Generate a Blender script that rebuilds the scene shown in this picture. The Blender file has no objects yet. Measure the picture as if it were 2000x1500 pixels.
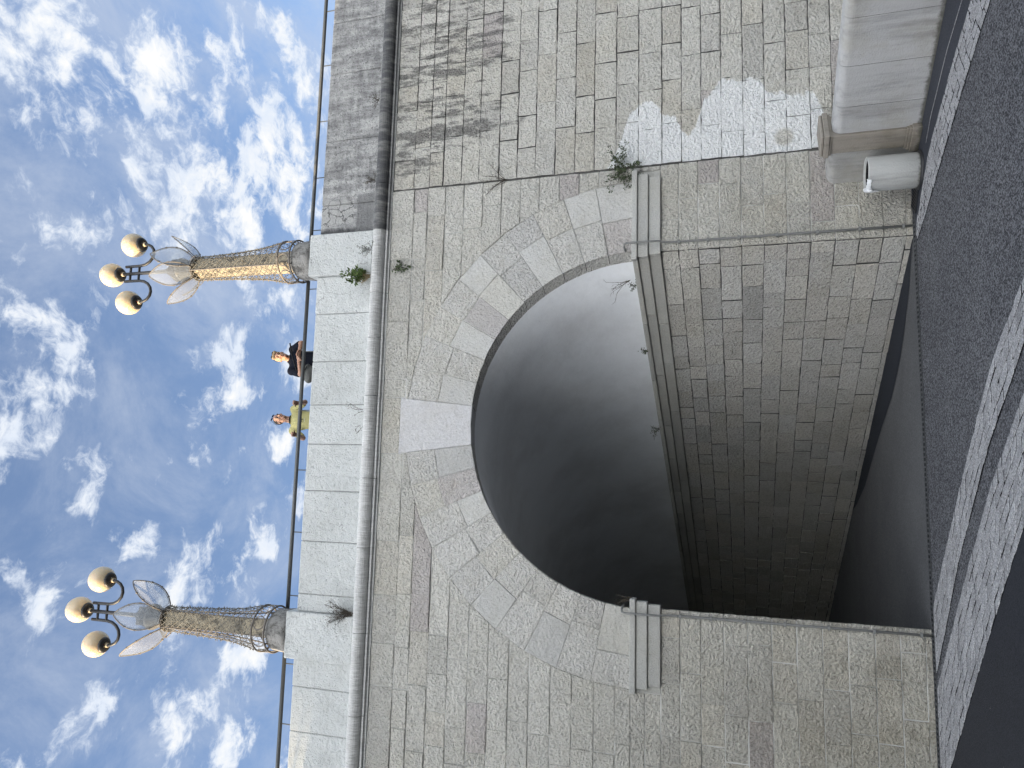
import bpy, math, random
import numpy as np
from mathutils import Vector, Matrix
R = math.radians
rnd = random.Random(7)
S = bpy.context.scene
COL = S.collection

# ------------------------------------------------------------------ helpers
def tag(o, label=None, cat=None, group=None, kind=None):
    if label: o['label'] = label
    if cat: o['category'] = cat
    if group: o['group'] = group
    if kind: o['kind'] = kind
    return o

def empty(name, loc=(0, 0, 0), rz=0.0):
    o = bpy.data.objects.new(name, None)
    o.empty_display_size = 0.2
    o.location = loc
    o.rotation_euler = (0, 0, rz)
    COL.objects.link(o)
    return o

class MB:
    """collects polygons, builds one mesh object"""
    def __init__(s):
        s.v = []; s.f = []; s.c = []; s.m = []; s.sm = []
    def add(s, verts, faces, col=(1, 1, 1), mi=0, smooth=False):
        b = len(s.v)
        s.v.extend([tuple(p) for p in verts])
        for f in faces:
            s.f.append([b + i for i in f]); s.c.append(col); s.m.append(mi); s.sm.append(smooth)
    def box(s, a, b, M=None, col=(1, 1, 1), mi=0):
        x0, y0, z0 = a; x1, y1, z1 = b
        P = [(x0, y0, z0), (x1, y0, z0), (x1, y1, z0), (x0, y1, z0), (x0, y0, z1), (x1, y0, z1), (x1, y1, z1), (x0, y1, z1)]
        if M is not None: P = [tuple(M @ Vector(p)) for p in P]
        s.add(P, [(0, 3, 2, 1), (4, 5, 6, 7), (0, 1, 5, 4), (1, 2, 6, 5), (2, 3, 7, 6), (3, 0, 4, 7)], col, mi)
    def bbox(s, a, b, r=0.01, M=None, col=(1, 1, 1), mi=0):
        """box with chamfered edges"""
        bm = bmesh_box(a, b, r)
        P, F = bm
        if M is not None: P = [tuple(M @ Vector(p)) for p in P]
        s.add(P, F, col, mi)
    def tube(s, pts, rad, n=8, closed=False, cap=True, col=(1, 1, 1), mi=0):
        pts = [Vector(p) for p in pts]
        N = len(pts)
        rads = rad if isinstance(rad, (list, tuple)) else [rad] * N
        up = None; rings = []
        for i, p in enumerate(pts):
            if closed: t = pts[(i + 1) % N] - pts[i - 1]
            else: t = pts[min(i + 1, N - 1)] - pts[max(i - 1, 0)]
            if t.length < 1e-9: t = Vector((0, 0, 1))
            t.normalize()
            if up is None:
                up = t.orthogonal().normalized()
            else:
                up = up - t * up.dot(t)
                if up.length < 1e-6: up = t.orthogonal()
                up.normalize()
            w = t.cross(up)
            rings.append([p + (up * math.cos(2 * math.pi * k / n) + w * math.sin(2 * math.pi * k / n)) * rads[i] for k in range(n)])
        V = [q for r_ in rings for q in r_]; F = []
        M_ = N if closed else N - 1
        for i in range(M_):
            a = i * n; b = ((i + 1) % N) * n
            for k in range(n):
                k2 = (k + 1) % n
                F.append((a + k, a + k2, b + k2, b + k))
        if cap and not closed:
            F.append(tuple(range(n - 1, -1, -1))); F.append(tuple((N - 1) * n + k for k in range(n)))
        s.add(V, F, col, mi, True)
    def lathe(s, prof, n=32, M=None, col=(1, 1, 1), mi=0, cap0=False, cap1=False, smooth=True):
        V = []; F = []
        for (r_, z) in prof:
            for k in range(n):
                a = 2 * math.pi * k / n
                V.append((r_ * math.cos(a), r_ * math.sin(a), z))
        for i in range(len(prof) - 1):
            for k in range(n):
                k2 = (k + 1) % n
                F.append((i * n + k, i * n + k2, (i + 1) * n + k2, (i + 1) * n + k))
        if cap0: F.append(tuple(range(n - 1, -1, -1)))
        if cap1: F.append(tuple((len(prof) - 1) * n + k for k in range(n)))
        if M is not None: V = [tuple(M @ Vector(p)) for p in V]
        s.add(V, F, col, mi, smooth)
    def build(s, name, mats, parent=None):
        me = bpy.data.meshes.new(name)
        me.from_pydata(s.v, [], s.f)
        if not isinstance(mats, (list, tuple)): mats = [mats]
        for m in mats: me.materials.append(m)
        me.polygons.foreach_set('material_index', s.m)
        me.polygons.foreach_set('use_smooth', s.sm)
        at = me.color_attributes.new('tint', 'FLOAT_COLOR', 'CORNER')
        buf = []
        for f, c in zip(s.f, s.c):
            cc = [c[0], c[1], c[2], 1.0]
            for _ in f: buf.extend(cc)
        at.data.foreach_set('color', buf)
        me.update()
        o = bpy.data.objects.new(name, me)
        COL.objects.link(o)
        if parent: o.parent = parent
        return o

def bmesh_box(a, b, r):
    x0, y0, z0 = a; x1, y1, z1 = b
    V = []; idx = {}
    for sx in (0, 1):
        for sy in (0, 1):
            for sz in (0, 1):
                c = (x1 if sx else x0, y1 if sy else y0, z1 if sz else z0)
                d = (-r if sx else r, -r if sy else r, -r if sz else r)
                for ax in range(3):
                    p = list(c)
                    for k in range(3):
                        if k != ax: p[k] += d[k]
                    idx[(sx, sy, sz, ax)] = len(V); V.append(tuple(p))
    F = []
    def q(*k): return tuple(idx[i] for i in k)
    for s_ in (0, 1):
        f = q((s_, 0, 0, 0), (s_, 1, 0, 0), (s_, 1, 1, 0), (s_, 0, 1, 0)); F.append(f if s_ else f[::-1])
        f = q((0, s_, 0, 1), (0, s_, 1, 1), (1, s_, 1, 1), (1, s_, 0, 1)); F.append(f if s_ else f[::-1])
        f = q((0, 0, s_, 2), (1, 0, s_, 2), (1, 1, s_, 2), (0, 1, s_, 2)); F.append(f if s_ else f[::-1])
    for a_ in (0, 1):
        for b_ in (0, 1):
            F.append(q((a_, b_, 0, 0), (a_, b_, 1, 0), (a_, b_, 1, 1), (a_, b_, 0, 1)))
            F.append(q((a_, 0, b_, 0), (a_, 1, b_, 0), (a_, 1, b_, 2), (a_, 0, b_, 2)))
            F.append(q((0, a_, b_, 1), (1, a_, b_, 1), (1, a_, b_, 2), (0, a_, b_, 2)))
            for c_ in (0, 1):
                pass
    for sx in (0, 1):
        for sy in (0, 1):
            for sz in (0, 1):
                F.append(q((sx, sy, sz, 0), (sx, sy, sz, 1), (sx, sy, sz, 2)))
    return V, F

def recalc(o):
    import bmesh
    bm = bmesh.new(); bm.from_mesh(o.data)
    bmesh.ops.recalc_face_normals(bm, faces=bm.faces)
    bm.to_mesh(o.data); bm.free(); return o

def copy_tree(o, parent=None):
    c = o.copy(); COL.objects.link(c)
    if parent: c.parent = parent
    for ch in list(o.children): copy_tree(ch, c)
    return c

# ------------------------------------------------------------------ node helper
class NT:
    def __init__(s, name):
        s.m = bpy.data.materials.new(name); s.m.use_nodes = True
        s.t = s.m.node_tree; s.t.nodes.clear()
        s.out = s.t.nodes.new('ShaderNodeOutputMaterial')
    def n(s, typ, inp=None, **kw):
        nd = s.t.nodes.new(typ)
        for k, v in kw.items(): setattr(nd, k, v)
        for k, v in (inp or {}).items():
            sock = nd.inputs[k]
            if hasattr(v, 'is_output') or isinstance(v, bpy.types.NodeSocket): s.t.links.new(v, sock)
            else: sock.default_value = v
        return nd
    def math(s, op, a, b=0.0, clamp=False):
        nd = s.n('ShaderNodeMath', {0: a, 1: b}, operation=op); nd.use_clamp = clamp
        return nd.outputs[0]
    def pos(s): return s.n('ShaderNodeTexCoord').outputs['Object']
    def wpos(s): return s.n('ShaderNodeNewGeometry').outputs['Position']
    def scale(s, v, sc):
        return s.n('ShaderNodeVectorMath', {0: v, 1: sc}, operation='MULTIPLY').outputs[0]
    def noise(s, v, scale, detail=4, rough=.55, dist=0.0):
        return s.n('ShaderNodeTexNoise', {'Vector': v, 'Scale': scale, 'Detail': detail, 'Roughness': rough, 'Distortion': dist}).outputs['Fac']
    def ramp(s, f, a, b, lo=0.0, hi=1.0, smooth=True):
        nd = s.n('ShaderNodeMapRange', {'Value': f, 'From Min': a, 'From Max': b, 'To Min': lo, 'To Max': hi})
        nd.interpolation_type = 'SMOOTHSTEP' if smooth else 'LINEAR'
        nd.clamp = True
        return nd.outputs[0]
    def mix(s, f, a, b, mode='MIX'):
        nd = s.n('ShaderNodeMix', data_type='RGBA', blend_type=mode)
        for i, v in ((0, f), (6, a), (7, b)):
            if isinstance(v, bpy.types.NodeSocket): s.t.links.new(v, nd.inputs[i])
            else: nd.inputs[i].default_value = v if i == 0 else (tuple(v) + (1,))[:4]
        return nd.outputs[2]
    def bump(s, h, strength, dist, normal=None):
        i = {'Height': h, 'Strength': strength, 'Distance': dist}
        if normal is not None: i['Normal'] = normal
        return s.n('ShaderNodeBump', i).outputs[0]
    def tint(s):
        return s.n('ShaderNodeAttribute', attribute_name='tint').outputs['Color']
    def bsdf(s, col, rough=.8, normal=None, spec=.3, metal=0.0, **kw):
        i = {'Base Color': col if isinstance(col, bpy.types.NodeSocket) else (tuple(col) + (1,))[:4], 'Roughness': rough, 'Specular IOR Level': spec, 'Metallic': metal}
        if normal is not None: i['Normal'] = normal
        i.update(kw)
        b = s.n('ShaderNodeBsdfPrincipled', i)
        s.t.links.new(b.outputs[0], s.out.inputs[0]); return b

def simple(name, col, rough=.6, spec=.3, metal=0.0, var=.12, nscale=8.0, bump=0.0, bscale=60.0):
    t = NT(name); p = t.pos()
    f = t.noise(p, nscale, 5, .6)
    c = t.mix(f, tuple(x * (1 - var) for x in col), tuple(min(1, x * (1 + var)) for x in col))
    nrm = t.bump(t.noise(p, bscale, 4), .5, bump) if bump else None
    t.bsdf(c, rough, nrm, spec, metal)
    return t.m

def sep(t, v):
    nd = t.n('ShaderNodeSeparateXYZ', {0: v}); return nd.outputs

# ------------------------------------------------------------------ materials
def m_stone(name, base, streaks=True, patch=True, bump=1.0, dirt=1.0, fine=30.0):
    t = NT(name); p = t.wpos(); X, Y, Z = sep(t, p)
    c = t.mix(1.0, base, t.tint(), 'MULTIPLY')
    # mineral variation
    big = t.noise(p, .9, 5, .6)
    c = t.mix(t.ramp(big, .4, .75), c, t.mix(1.0, c, (.95, .937, .90), 'MULTIPLY'))
    med = t.noise(p, 6.0, 5, .65)
    c = t.mix(t.ramp(med, .5, .8, 0, .5), c, t.mix(1.0, c, (.72, .69, .64), 'MULTIPLY'))
    fin = t.noise(p, 45.0, 4, .6)
    c = t.mix(t.ramp(fin, .3, .75), t.mix(1.0, c, (.86, .86, .86), 'MULTIPLY'), c)
    # water streaks that run down below the cornice at the weathered end
    if streaks:
        sv = t.scale(p, (1.25, 1.0, .15))
        st = t.noise(sv, 3.1, 8, .70)
        st2 = t.noise(t.scale(p, (1, 1, .35)), 9.0, 5, .7)
        fade = t.math('MULTIPLY', t.ramp(X, 3.9, 5.2), t.ramp(Z, 3.9, 6.4))
        thr = t.math('SUBTRACT', t.math('ADD', st, t.math('MULTIPLY', t.math('SUBTRACT', st2, .5), .85)), t.math('MULTIPLY', t.math('SUBTRACT', 1.0, fade), .32))
        mask = t.math('MULTIPLY', t.ramp(thr, .45, .60), t.ramp(fade, 0, .8))
        c = t.mix(t.math('MULTIPLY', mask, t.ramp(fin, .3, .7, .95, .62)), c, t.mix(med, (.10, .10, .10), (.22, .215, .205)))
        grime = t.math('MULTIPLY', t.ramp(t.noise(t.scale(p, (1, 1, .3)), 1.7, 6, .7), .5, .75), t.ramp(Z, 2.0, 6.5, .1, .55))
        c = t.mix(t.math('MULTIPLY', grime, t.ramp(X, 2.0, 7.0, .15, 1.0)), c, (.30, .285, .26))
    c = t.mix(t.math('MULTIPLY', t.ramp(t.noise(p, 1.3, 6, .7), .48, .72), t.ramp(Z, 0, 3.6, .55 * dirt, .05)), c, (.33, .31, .26))
    # stone tone darker and duller low down, strongest at the left pier
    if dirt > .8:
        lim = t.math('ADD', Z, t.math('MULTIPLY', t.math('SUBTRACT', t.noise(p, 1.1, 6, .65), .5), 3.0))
        drab = t.math('MULTIPLY', t.ramp(lim, 1.2, 5.4, 1, 0), t.math('MAXIMUM', t.ramp(X, -3.0, .5, 1, .0), t.ramp(X, 4.3, 4.5, .5, .0)))
        c = t.mix(t.math('MULTIPLY', drab, .85), c, t.mix(1.0, c, (.66, .645, .60), 'MULTIPLY'))
    if patch:
        # whitewash painted over old marks beside the expansion joint
        cr = t.n('ShaderNodeValToRGB', {0: t.math('DIVIDE', Z, 4.0)})
        pts = [(.90, 4.2), (1.0, 5.0), (1.11, 5.25), (1.5, 5.30), (1.69, 5.33), (1.82, 5.58), (2.1, 5.56), (2.29, 5.66), (2.45, 5.42), (2.53, 5.36), (2.66, 4.95), (2.75, 4.85), (2.85, 4.95), (2.92, 5.12), (3.12, 5.25), (3.28, 5.44), (3.45, 5.38), (3.57, 5.25), (3.72, 4.8), (3.88, 4.45), (3.95, 4.2)]
        el = cr.color_ramp.elements
        while len(el) < len(pts): el.new(.5)
        for e, (z, x) in zip(el, pts):
            e.position = z / 4.0; g = (x - 4.0) / 2.0; e.color = (g, g, g, 1)
        xb = t.math('ADD', t.math('MULTIPLY', cr.outputs[0], 2.0), 4.0)
        d = t.math('ADD', t.math('SUBTRACT', xb, X), t.math('MULTIPLY', t.math('SUBTRACT', t.noise(p, 7, 6, .7), .5), .35))
        pm = t.math('MULTIPLY', t.ramp(d, -.01, .05), t.ramp(X, 4.425, 4.44))
        hole = t.ramp(t.n('ShaderNodeVectorMath', {0: p, 1: (4.66, 0, 1.5)}, operation='DISTANCE').outputs['Value'], .08, .16)
        pm = t.math('MULTIPLY', pm, hole)
        cpatch = True
    pmix = pm if patch else None
    h1 = t.noise(p, fine, 2.5, .62, .25)
    h2 = t.noise(p, fine * 2.3, 2, .6)
    h3 = t.noise(p, 5.0, 3, .5)
    hh = t.math('ADD', t.math('MULTIPLY', h1, 1.0), t.math('ADD', t.math('MULTIPLY', h2, .45), t.math('MULTIPLY', h3, .6)))
    # relief shading put into the colour: pits darkened, raised grain lightened
    pit = t.math('ADD', t.math('MULTIPLY', h1, .7), t.math('MULTIPLY', h2, .3))
    c = t.mix(t.ramp(pit, .36, .50, .48 * min(1, bump), 0), c, t.mix(1.0, c, (.52, .51, .49), 'MULTIPLY'))
    c = t.mix(t.ramp(pit, .53, .66, 0, .5 * min(1, bump)), c, t.mix(1.0, c, (1.22, 1.22, 1.21), 'MULTIPLY'))
    if patch: c = t.mix(t.math('MULTIPLY', pmix, .93), c, t.mix(t.ramp(pit, .36, .5), (.84, .86, .87), (.93, .945, .95)))
    t.bsdf(c, .9, t.bump(hh, 1.0, .05 * bump), .15)
    return t.m

def m_plaster(name, base, weather=True):
    t = NT(name); p = t.wpos(); X, Y, Z = sep(t, p)
    c = t.mix(1.0, base, t.tint(), 'MULTIPLY')
    c = t.mix(t.ramp(t.noise(p, 1.4, 6, .65), .4, .75), c, t.mix(1.0, c, (.84, .84, .83), 'MULTIPLY'))
    c = t.mix(t.ramp(t.noise(p, 26, 5, .7), .58, .75, 0, .5), c, t.mix(1.0, c, (.7, .69, .66), 'MULTIPLY'))
    if weather:
        edge = t.ramp(X, 3.82, 3.825)
        st = t.noise(t.scale(p, (1, 1, .25)), 5.5, 8, .74)
        st2 = t.noise(t.scale(p, (.25, 1, 1)), 7.0, 6, .7)
        w = t.math('ADD', t.math('MULTIPLY', st, .65), t.math('MULTIPLY', st2, .35))
        dk = t.mix(t.ramp(w, .36, .62), (.50, .50, .495), (.17, .171, .174))
        dk = t.mix(t.ramp(t.noise(p, 22, 5, .7), .52, .7), dk, (.07, .07, .072))
        dk = t.mix(t.ramp(t.noise(p, 2.4, 5, .6), .62, .68, 0, .8), dk, (.42, .42, .40))
        # mould rim against the lamp pillar and bare render by the cornice
        rim = t.math('SUBTRACT', t.math('ADD', X, t.math('MULTIPLY', t.noise(p, 9, 6, .7), .22)), 3.82)
        dk = t.mix(t.ramp(rim, .15, .26, .95, 0), dk, (.075, .076, .08))
        drab = t.math('MULTIPLY', t.ramp(t.math('ADD', Z, t.math('MULTIPLY', t.noise(p, 6, 4), .08)), 7.92, 7.95, 1, 0), t.ramp(X, 4.42, 4.5, 1, 0))
        dk = t.mix(t.math('MULTIPLY', drab, .8), dk, (.17, .172, .175))
        peel = t.math('MULTIPLY', t.ramp(t.math('ADD', X, t.math('MULTIPLY', t.noise(p, 5, 5, .7), .5)), 4.55, 4.75, 1, 0), t.ramp(t.math('ADD', Z, t.math('MULTIPLY', t.noise(p, 8, 4), .1)), 7.98, 8.02))
        peel = t.math('MULTIPLY', peel, t.ramp(rim, .24, .30))
        vc = t.n('ShaderNodeTexVoronoi', {'Vector': t.n('ShaderNodeVectorMath', {0: p, 1: t.scale(t.n('ShaderNodeTexNoise', {'Vector': p, 'Scale': 6.0, 'Detail': 4}).outputs['Color'], (.25, .25, .25))}, operation='ADD').outputs[0], 'Scale': 4.5}, feature='DISTANCE_TO_EDGE').outputs['Distance']
        dk = t.mix(t.math('MULTIPLY', peel, .85), dk, t.mix(t.ramp(vc, .01, .05), (.10, .10, .10), t.mix(t.noise(p, 9, 5), (.36, .36, .355), (.48, .48, .47))))
        c = t.mix(t.math('MULTIPLY', edge, .97), c, dk)
    # hairline cracks
    vo = t.n('ShaderNodeTexVoronoi', {'Vector': t.n('ShaderNodeVectorMath', {0: p, 1: t.scale(t.n('ShaderNodeTexNoise', {'Vector': p, 'Scale': 3.0, 'Detail': 4}).outputs['Color'], (.5, .5, .5))}, operation='ADD').outputs[0], 'Scale': 1.3}, feature='DISTANCE_TO_EDGE').outputs['Distance']
    ck = t.math('MULTIPLY', t.ramp(vo, .0, .012, 1, 0), t.ramp(t.noise(p, .8, 3), .5, .6))
    c = t.mix(t.math('MULTIPLY', ck, .6), c, (.2, .2, .2))
    h = t.math('ADD', t.noise(p, 40, 4, .6), t.math('MULTIPLY', t.noise(p, 13, 4, .6), 1.4))
    flak = t.ramp(t.noise(p, 19, 3, .5), .62, .66)
    h = t.math('ADD', h, t.math('MULTIPLY', flak, .5))
    t.bsdf(c, .85, t.bump(h, 1.0, .022), .2)
    return t.m

def m_cornice(name):
    t = NT(name); p = t.wpos(); X, Y, Z = sep(t, p)
    c = t.mix(1.0, (.60, .605, .60), t.tint(), 'MULTIPLY')
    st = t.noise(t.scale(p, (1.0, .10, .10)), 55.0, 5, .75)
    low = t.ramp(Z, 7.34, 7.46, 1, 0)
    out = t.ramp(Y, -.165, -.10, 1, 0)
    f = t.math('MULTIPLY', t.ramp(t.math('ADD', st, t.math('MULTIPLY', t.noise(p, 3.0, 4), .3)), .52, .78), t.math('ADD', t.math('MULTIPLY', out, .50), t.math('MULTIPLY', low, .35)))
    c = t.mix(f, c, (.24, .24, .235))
    st2 = t.noise(t.scale(p, (1, .2, .2)), 11, 6, .7)
    crest = t.ramp(Z, 7.50, 7.525)
    dk = t.mix(t.ramp(st2, .42, .7), (.075, .077, .082), (.21, .21, .205))
    dk = t.mix(t.math('MULTIPLY', crest, t.ramp(st2, .3, .6)), dk, (.40, .40, .39))
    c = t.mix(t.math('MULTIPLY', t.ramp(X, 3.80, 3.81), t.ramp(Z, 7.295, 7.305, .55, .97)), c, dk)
    t.bsdf(c, .85, t.bump(t.math('ADD', t.noise(p, 50, 4), st), 1.0, .008), .2)
    return t.m

def m_vault(name):
    t = NT(name); p = t.wpos()
    c = t.mix(t.ramp(t.noise(p, .8, 6, .65), .35, .75), (.74, .76, .78), (.60, .61, .62))
    c = t.mix(t.ramp(t.noise(p, 20, 5, .7), .62, .74, 0, .35), c, (.35, .35, .34))
    h = t.math('ADD', t.noise(p, 1.8, 4, .55), t.math('MULTIPLY', t.noise(p, 35, 4), .10))
    t.bsdf(c, .6, t.bump(h, 1.0, .018), .3)
    return t.m

def m_asphalt(name, lo, hi, scale=70.0, bump=.012, rough=.85, spec=.3, patch=(.8, .8, .82)):
    t = NT(name); p = t.wpos()
    v = t.n('ShaderNodeTexVoronoi', {'Vector': p, 'Scale': scale}).outputs
    g = sep(t, v['Color'])[0]
    c = t.mix(t.ramp(g, .15, .95), lo, hi)
    c = t.mix(t.ramp(t.noise(p, .7, 6, .65), .35, .7), c, t.mix(1.0, c, patch, 'MULTIPLY'))
    c = t.mix(t.ramp(t.noise(p, 9, 5, .7), .6, .8, 0, .5), c, t.mix(1.0, c, (.6, .6, .6), 'MULTIPLY'))
    sp = t.n('ShaderNodeTexVoronoi', {'Vector': p, 'Scale': 5.0}).outputs['Distance']
    c = t.mix(t.ramp(sp, .022, .034, .75, 0), c, (.32, .32, .30))
    t.bsdf(c, rough, t.bump(t.math('ADD', v['Distance'], t.noise(p, scale * 2, 3)), .8, bump), spec)
    return t.m

def m_sett(name):
    t = NT(name); p = t.wpos()
    c = t.mix(1.0, (.305, .31, .318), t.tint(), 'MULTIPLY')
    v = sep(t, t.n('ShaderNodeTexVoronoi', {'Vector': p, 'Scale': 95.0}).outputs['Color'])[0]
    c = t.mix(t.ramp(v, .1, .9), t.mix(1.0, c, (.62, .62, .64), 'MULTIPLY'), t.mix(1.0, c, (1.25, 1.25, 1.25), 'MULTIPLY'))
    c = t.mix(t.ramp(t.noise(p, 1.5, 5, .65), .45, .75), c, t.mix(1.0, c, (.7, .7, .71), 'MULTIPLY'))
    t.bsdf(c, .8, t.bump(t.noise(p, 90, 4), .8, .008), .3)
    return t.m

def m_lowwall(name, base=(.425, .43, .43)):
    t = NT(name); p = t.wpos()
    c = t.mix(1.0, base, t.tint(), 'MULTIPLY')
    sv = t.scale(p, (1, 1, .12))
    c = t.mix(t.ramp(t.noise(sv, 7.0, 7, .7), .42, .72), c, t.mix(1.0, c, (.66, .66, .66), 'MULTIPLY'))
    c = t.mix(t.ramp(t.noise(p, 1.6, 6, .65), .45, .7), c, t.mix(1.0, c, (.86, .84, .78), 'MULTIPLY'))
    Z = sep(t, p)[2]
    c = t.mix(t.math('MULTIPLY', t.ramp(t.math('ADD', Z, t.math('MULTIPLY', t.noise(p, 14, 5, .7), .12)), .07, .13, 1, 0), .85), c, (.07, .07, .055))
    c = t.mix(t.ramp(t.noise(p, 60, 4, .6), .62, .75, 0, .5), c, (.22, .22, .22))
    t.bsdf(c, .85, t.bump(t.math('ADD', t.noise(p, 55, 4), t.noise(sv, 16, 5)), .8, .008), .2)
    return t.m

def m_leaf(name, a, b):
    t = NT(name)
    c = t.mix(t.noise(t.pos(), 18, 3), a, b)
    c = t.mix(1.0, c, t.tint(), 'MULTIPLY')
    t.bsdf(c, .6, None, .3)
    return t.m

def m_column(name, ca=(.44, .385, .29), cb=(.22, .20, .165)):
    t = NT(name); p = t.pos()
    c = t.mix(t.ramp(t.noise(p, 5, 6, .7), .4, .7), ca, cb)
    c = t.mix(t.ramp(t.noise(t.scale(p, (1, 1, .5)), 7, 6, .75), .50, .62, 0, .75), c, (.075, .072, .066))
    c = t.mix(t.ramp(t.noise(t.scale(p, (1, 1, 2.2)), 17, 6, .75), .52, .66), c, (.06, .057, .052))
    t.bsdf(c, .85, t.bump(t.noise(p, 40, 4), .8, .01), .2)
    return t.m

def m_globe(name):
    t = NT(name); p = t.pos()
    c = t.mix(t.ramp(t.noise(p, 60, 4, .7), .4, .75), (.64, .54, .39), (.56, .47, .335))
    b = t.bsdf(c, .28, None, .5)
    b.inputs['Subsurface Weight'].default_value = .8
    b.inputs['Subsurface Radius'].default_value = (.16, .13, .09)
    b.inputs['Subsurface Scale'].default_value = 1.0
    return t.m

def m_petal(name):
    t = NT(name); p = t.pos()
    w = t.n('ShaderNodeTexWave', {'Vector': p, 'Scale': 26.0, 'Distortion': .3}, bands_direction='X').outputs['Fac']
    tr = t.n('ShaderNodeBsdfTransparent', {0: (.86, .9, .95, 1)}).outputs[0]
    df = t.n('ShaderNodeBsdfDiffuse', {0: (.62, .64, .66, 1)}).outputs[0]
    tl = t.n('ShaderNodeBsdfTranslucent', {0: (.66, .68, .70, 1)}).outputs[0]
    gl = t.n('ShaderNodeBsdfGlossy', {0: (.8, .8, .8, 1), 1: .25}).outputs[0]
    a = t.n('ShaderNodeMixShader', {0: .45, 1: df, 2: tl}).outputs[0]
    a = t.n('ShaderNodeMixShader', {0: .08, 1: a, 2: gl}).outputs[0]
    f = t.ramp(w, 0, 1, .16, .40)
    o = t.n('ShaderNodeMixShader', {0: f, 1: tr, 2: a}).outputs[0]
    t.t.links.new(o, t.out.inputs[0])
    return t.m

def m_skin(name, base):
    t = NT(name); p = t.pos()
    c = t.mix(t.noise(p, 14, 4), tuple(x * .85 for x in base), tuple(x * 1.1 for x in base))
    c = t.mix(1.0, c, t.tint(), 'MULTIPLY')
    b = t.bsdf(c, .55, None, .35)
    b.inputs['Subsurface Weight'].default_value = .1
    b.inputs['Subsurface Radius'].default_value = (.02, .008, .004)
    return t.m

def m_cloth(name, base):
    t = NT(name); p = t.pos()
    f = t.noise(p, 7, 4, .6, .8)
    c = t.mix(f, tuple(x * .82 for x in base), tuple(x * 1.12 for x in base))
    t.bsdf(c, .9, t.bump(t.noise(t.scale(p, (1, 1, .5)), 11, 4, .6, 1.0), .9, .03), .1)
    return t.m

MAT = {}
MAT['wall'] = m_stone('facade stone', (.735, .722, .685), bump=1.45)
MAT['ring'] = m_stone('arch stone', (.715, .706, .68), streaks=False, patch=False, bump=1.2)
MAT['ring_smooth'] = m_stone('smooth arch stone', (.575, .575, .56), streaks=False, patch=False, bump=.40, fine=26)
MAT['keystone'] = m_stone('smooth keystone', (.59, .59, .592), streaks=False, patch=False, bump=.30, fine=22)
MAT['trim'] = m_stone('dressed stone', (.56, .565, .55), streaks=False, patch=False, bump=.3, fine=60)
MAT['inner'] = m_stone('tunnel stone', (.56, .55, .52), streaks=False, patch=False, bump=1.0, dirt=.7)
MAT['mortar'] = simple('mortar', (.10, .10, .095), .95, .1, var=.4, nscale=6)
MAT['mortar_light'] = simple('pale mortar', (.50, .50, .48), .95, .1, var=.4, nscale=5)
MAT['plaster'] = m_plaster('painted render', (.60, .62, .62))
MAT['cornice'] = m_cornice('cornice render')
MAT['vault'] = m_vault('vault plaster')
MAT['asphalt'] = m_asphalt('coarse asphalt', (.030, .032, .037), (.200, .206, .222), 80, .012)
MAT['road'] = m_asphalt('dark road asphalt', (.012, .014, .019), (.030, .033, .042), 120, .004, .7)
MAT['smooth'] = m_asphalt('smooth asphalt', (.026, .030, .040), (.050, .055, .068), 120, .004, .8)
MAT['tar'] = m_asphalt('fresh tar strip', (.010, .013, .020), (.020, .024, .034), 120, .003, .75)
MAT['tunnelfloor'] = m_asphalt('worn tunnel asphalt', (.075, .078, .083), (.13, .133, .137), 110, .005, .8)
MAT['sett'] = m_sett('granite sett')
MAT['lowwall'] = m_lowwall('terrazzo wall')
MAT['tan'] = m_lowwall('tan stone', (.285, .262, .23))
MAT['bin'] = m_lowwall('bin concrete', (.43, .44, .435))
MAT['dark'] = simple('dark metal', (.018, .019, .022), .45, .5, var=.3, nscale=20)
MAT['rail'] = simple('painted rail steel', (.10, .105, .105), .45, .5, .2, var=.25, nscale=9)
MAT['pipe'] = simple('conduit', (.19, .195, .19), .55, .4, var=.2, nscale=12)
MAT['frame'] = simple('rusty frame steel', (.19, .172, .155), .6, .4, .3, var=.5, nscale=25)
MAT['steel'] = simple('dull drain steel', (.07, .075, .08), .55, .4, .3, var=.4, nscale=20)
MAT['wire'] = simple('string light wire', (.22, .21, .185), .7, .2, var=.5, nscale=30)
MAT['black'] = simple('black void', (.008, .008, .009), .9, .1)
MAT['bag'] = simple('plastic sheet', (.72, .74, .76), .35, .5, var=.08, nscale=20, bump=.01, bscale=25)
MAT['cream'] = simple('cream socket', (.62, .52, .38), .5, .3)
MAT['globe'] = m_globe('cream globe glass')
MAT['petal'] = m_petal('ribbed petal sheet')
MAT['column'] = m_column('lamp column stone')
MAT['pedestal'] = m_column('pedestal concrete', (.30, .295, .285), (.20, .197, .19))
MAT['deck'] = simple('deck concrete', (.2, .2, .19), .9, .2)
MAT['capital'] = simple('capital stone', (.24, .215, .18), .85, .2, var=.4, nscale=12, bump=.008, bscale=50)
MAT['leaf'] = m_leaf('dull leaf', (.045, .07, .035), (.08, .10, .05))
MAT['fern'] = m_leaf('green leaf', (.06, .13, .03), (.13, .17, .05))
MAT['straw'] = m_leaf('straw stalk', (.26, .20, .10), (.36, .29, .16))
MAT['twig'] = m_leaf('dry twig', (.055, .045, .036), (.10, .085, .065))
MAT['light_blocker'] = simple('added light blocker render', (.38, .34, .30), .9, .2, var=.15, nscale=.6)
MAT['glass'] = simple('window glass', (.03, .035, .04), .12, .6)

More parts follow.
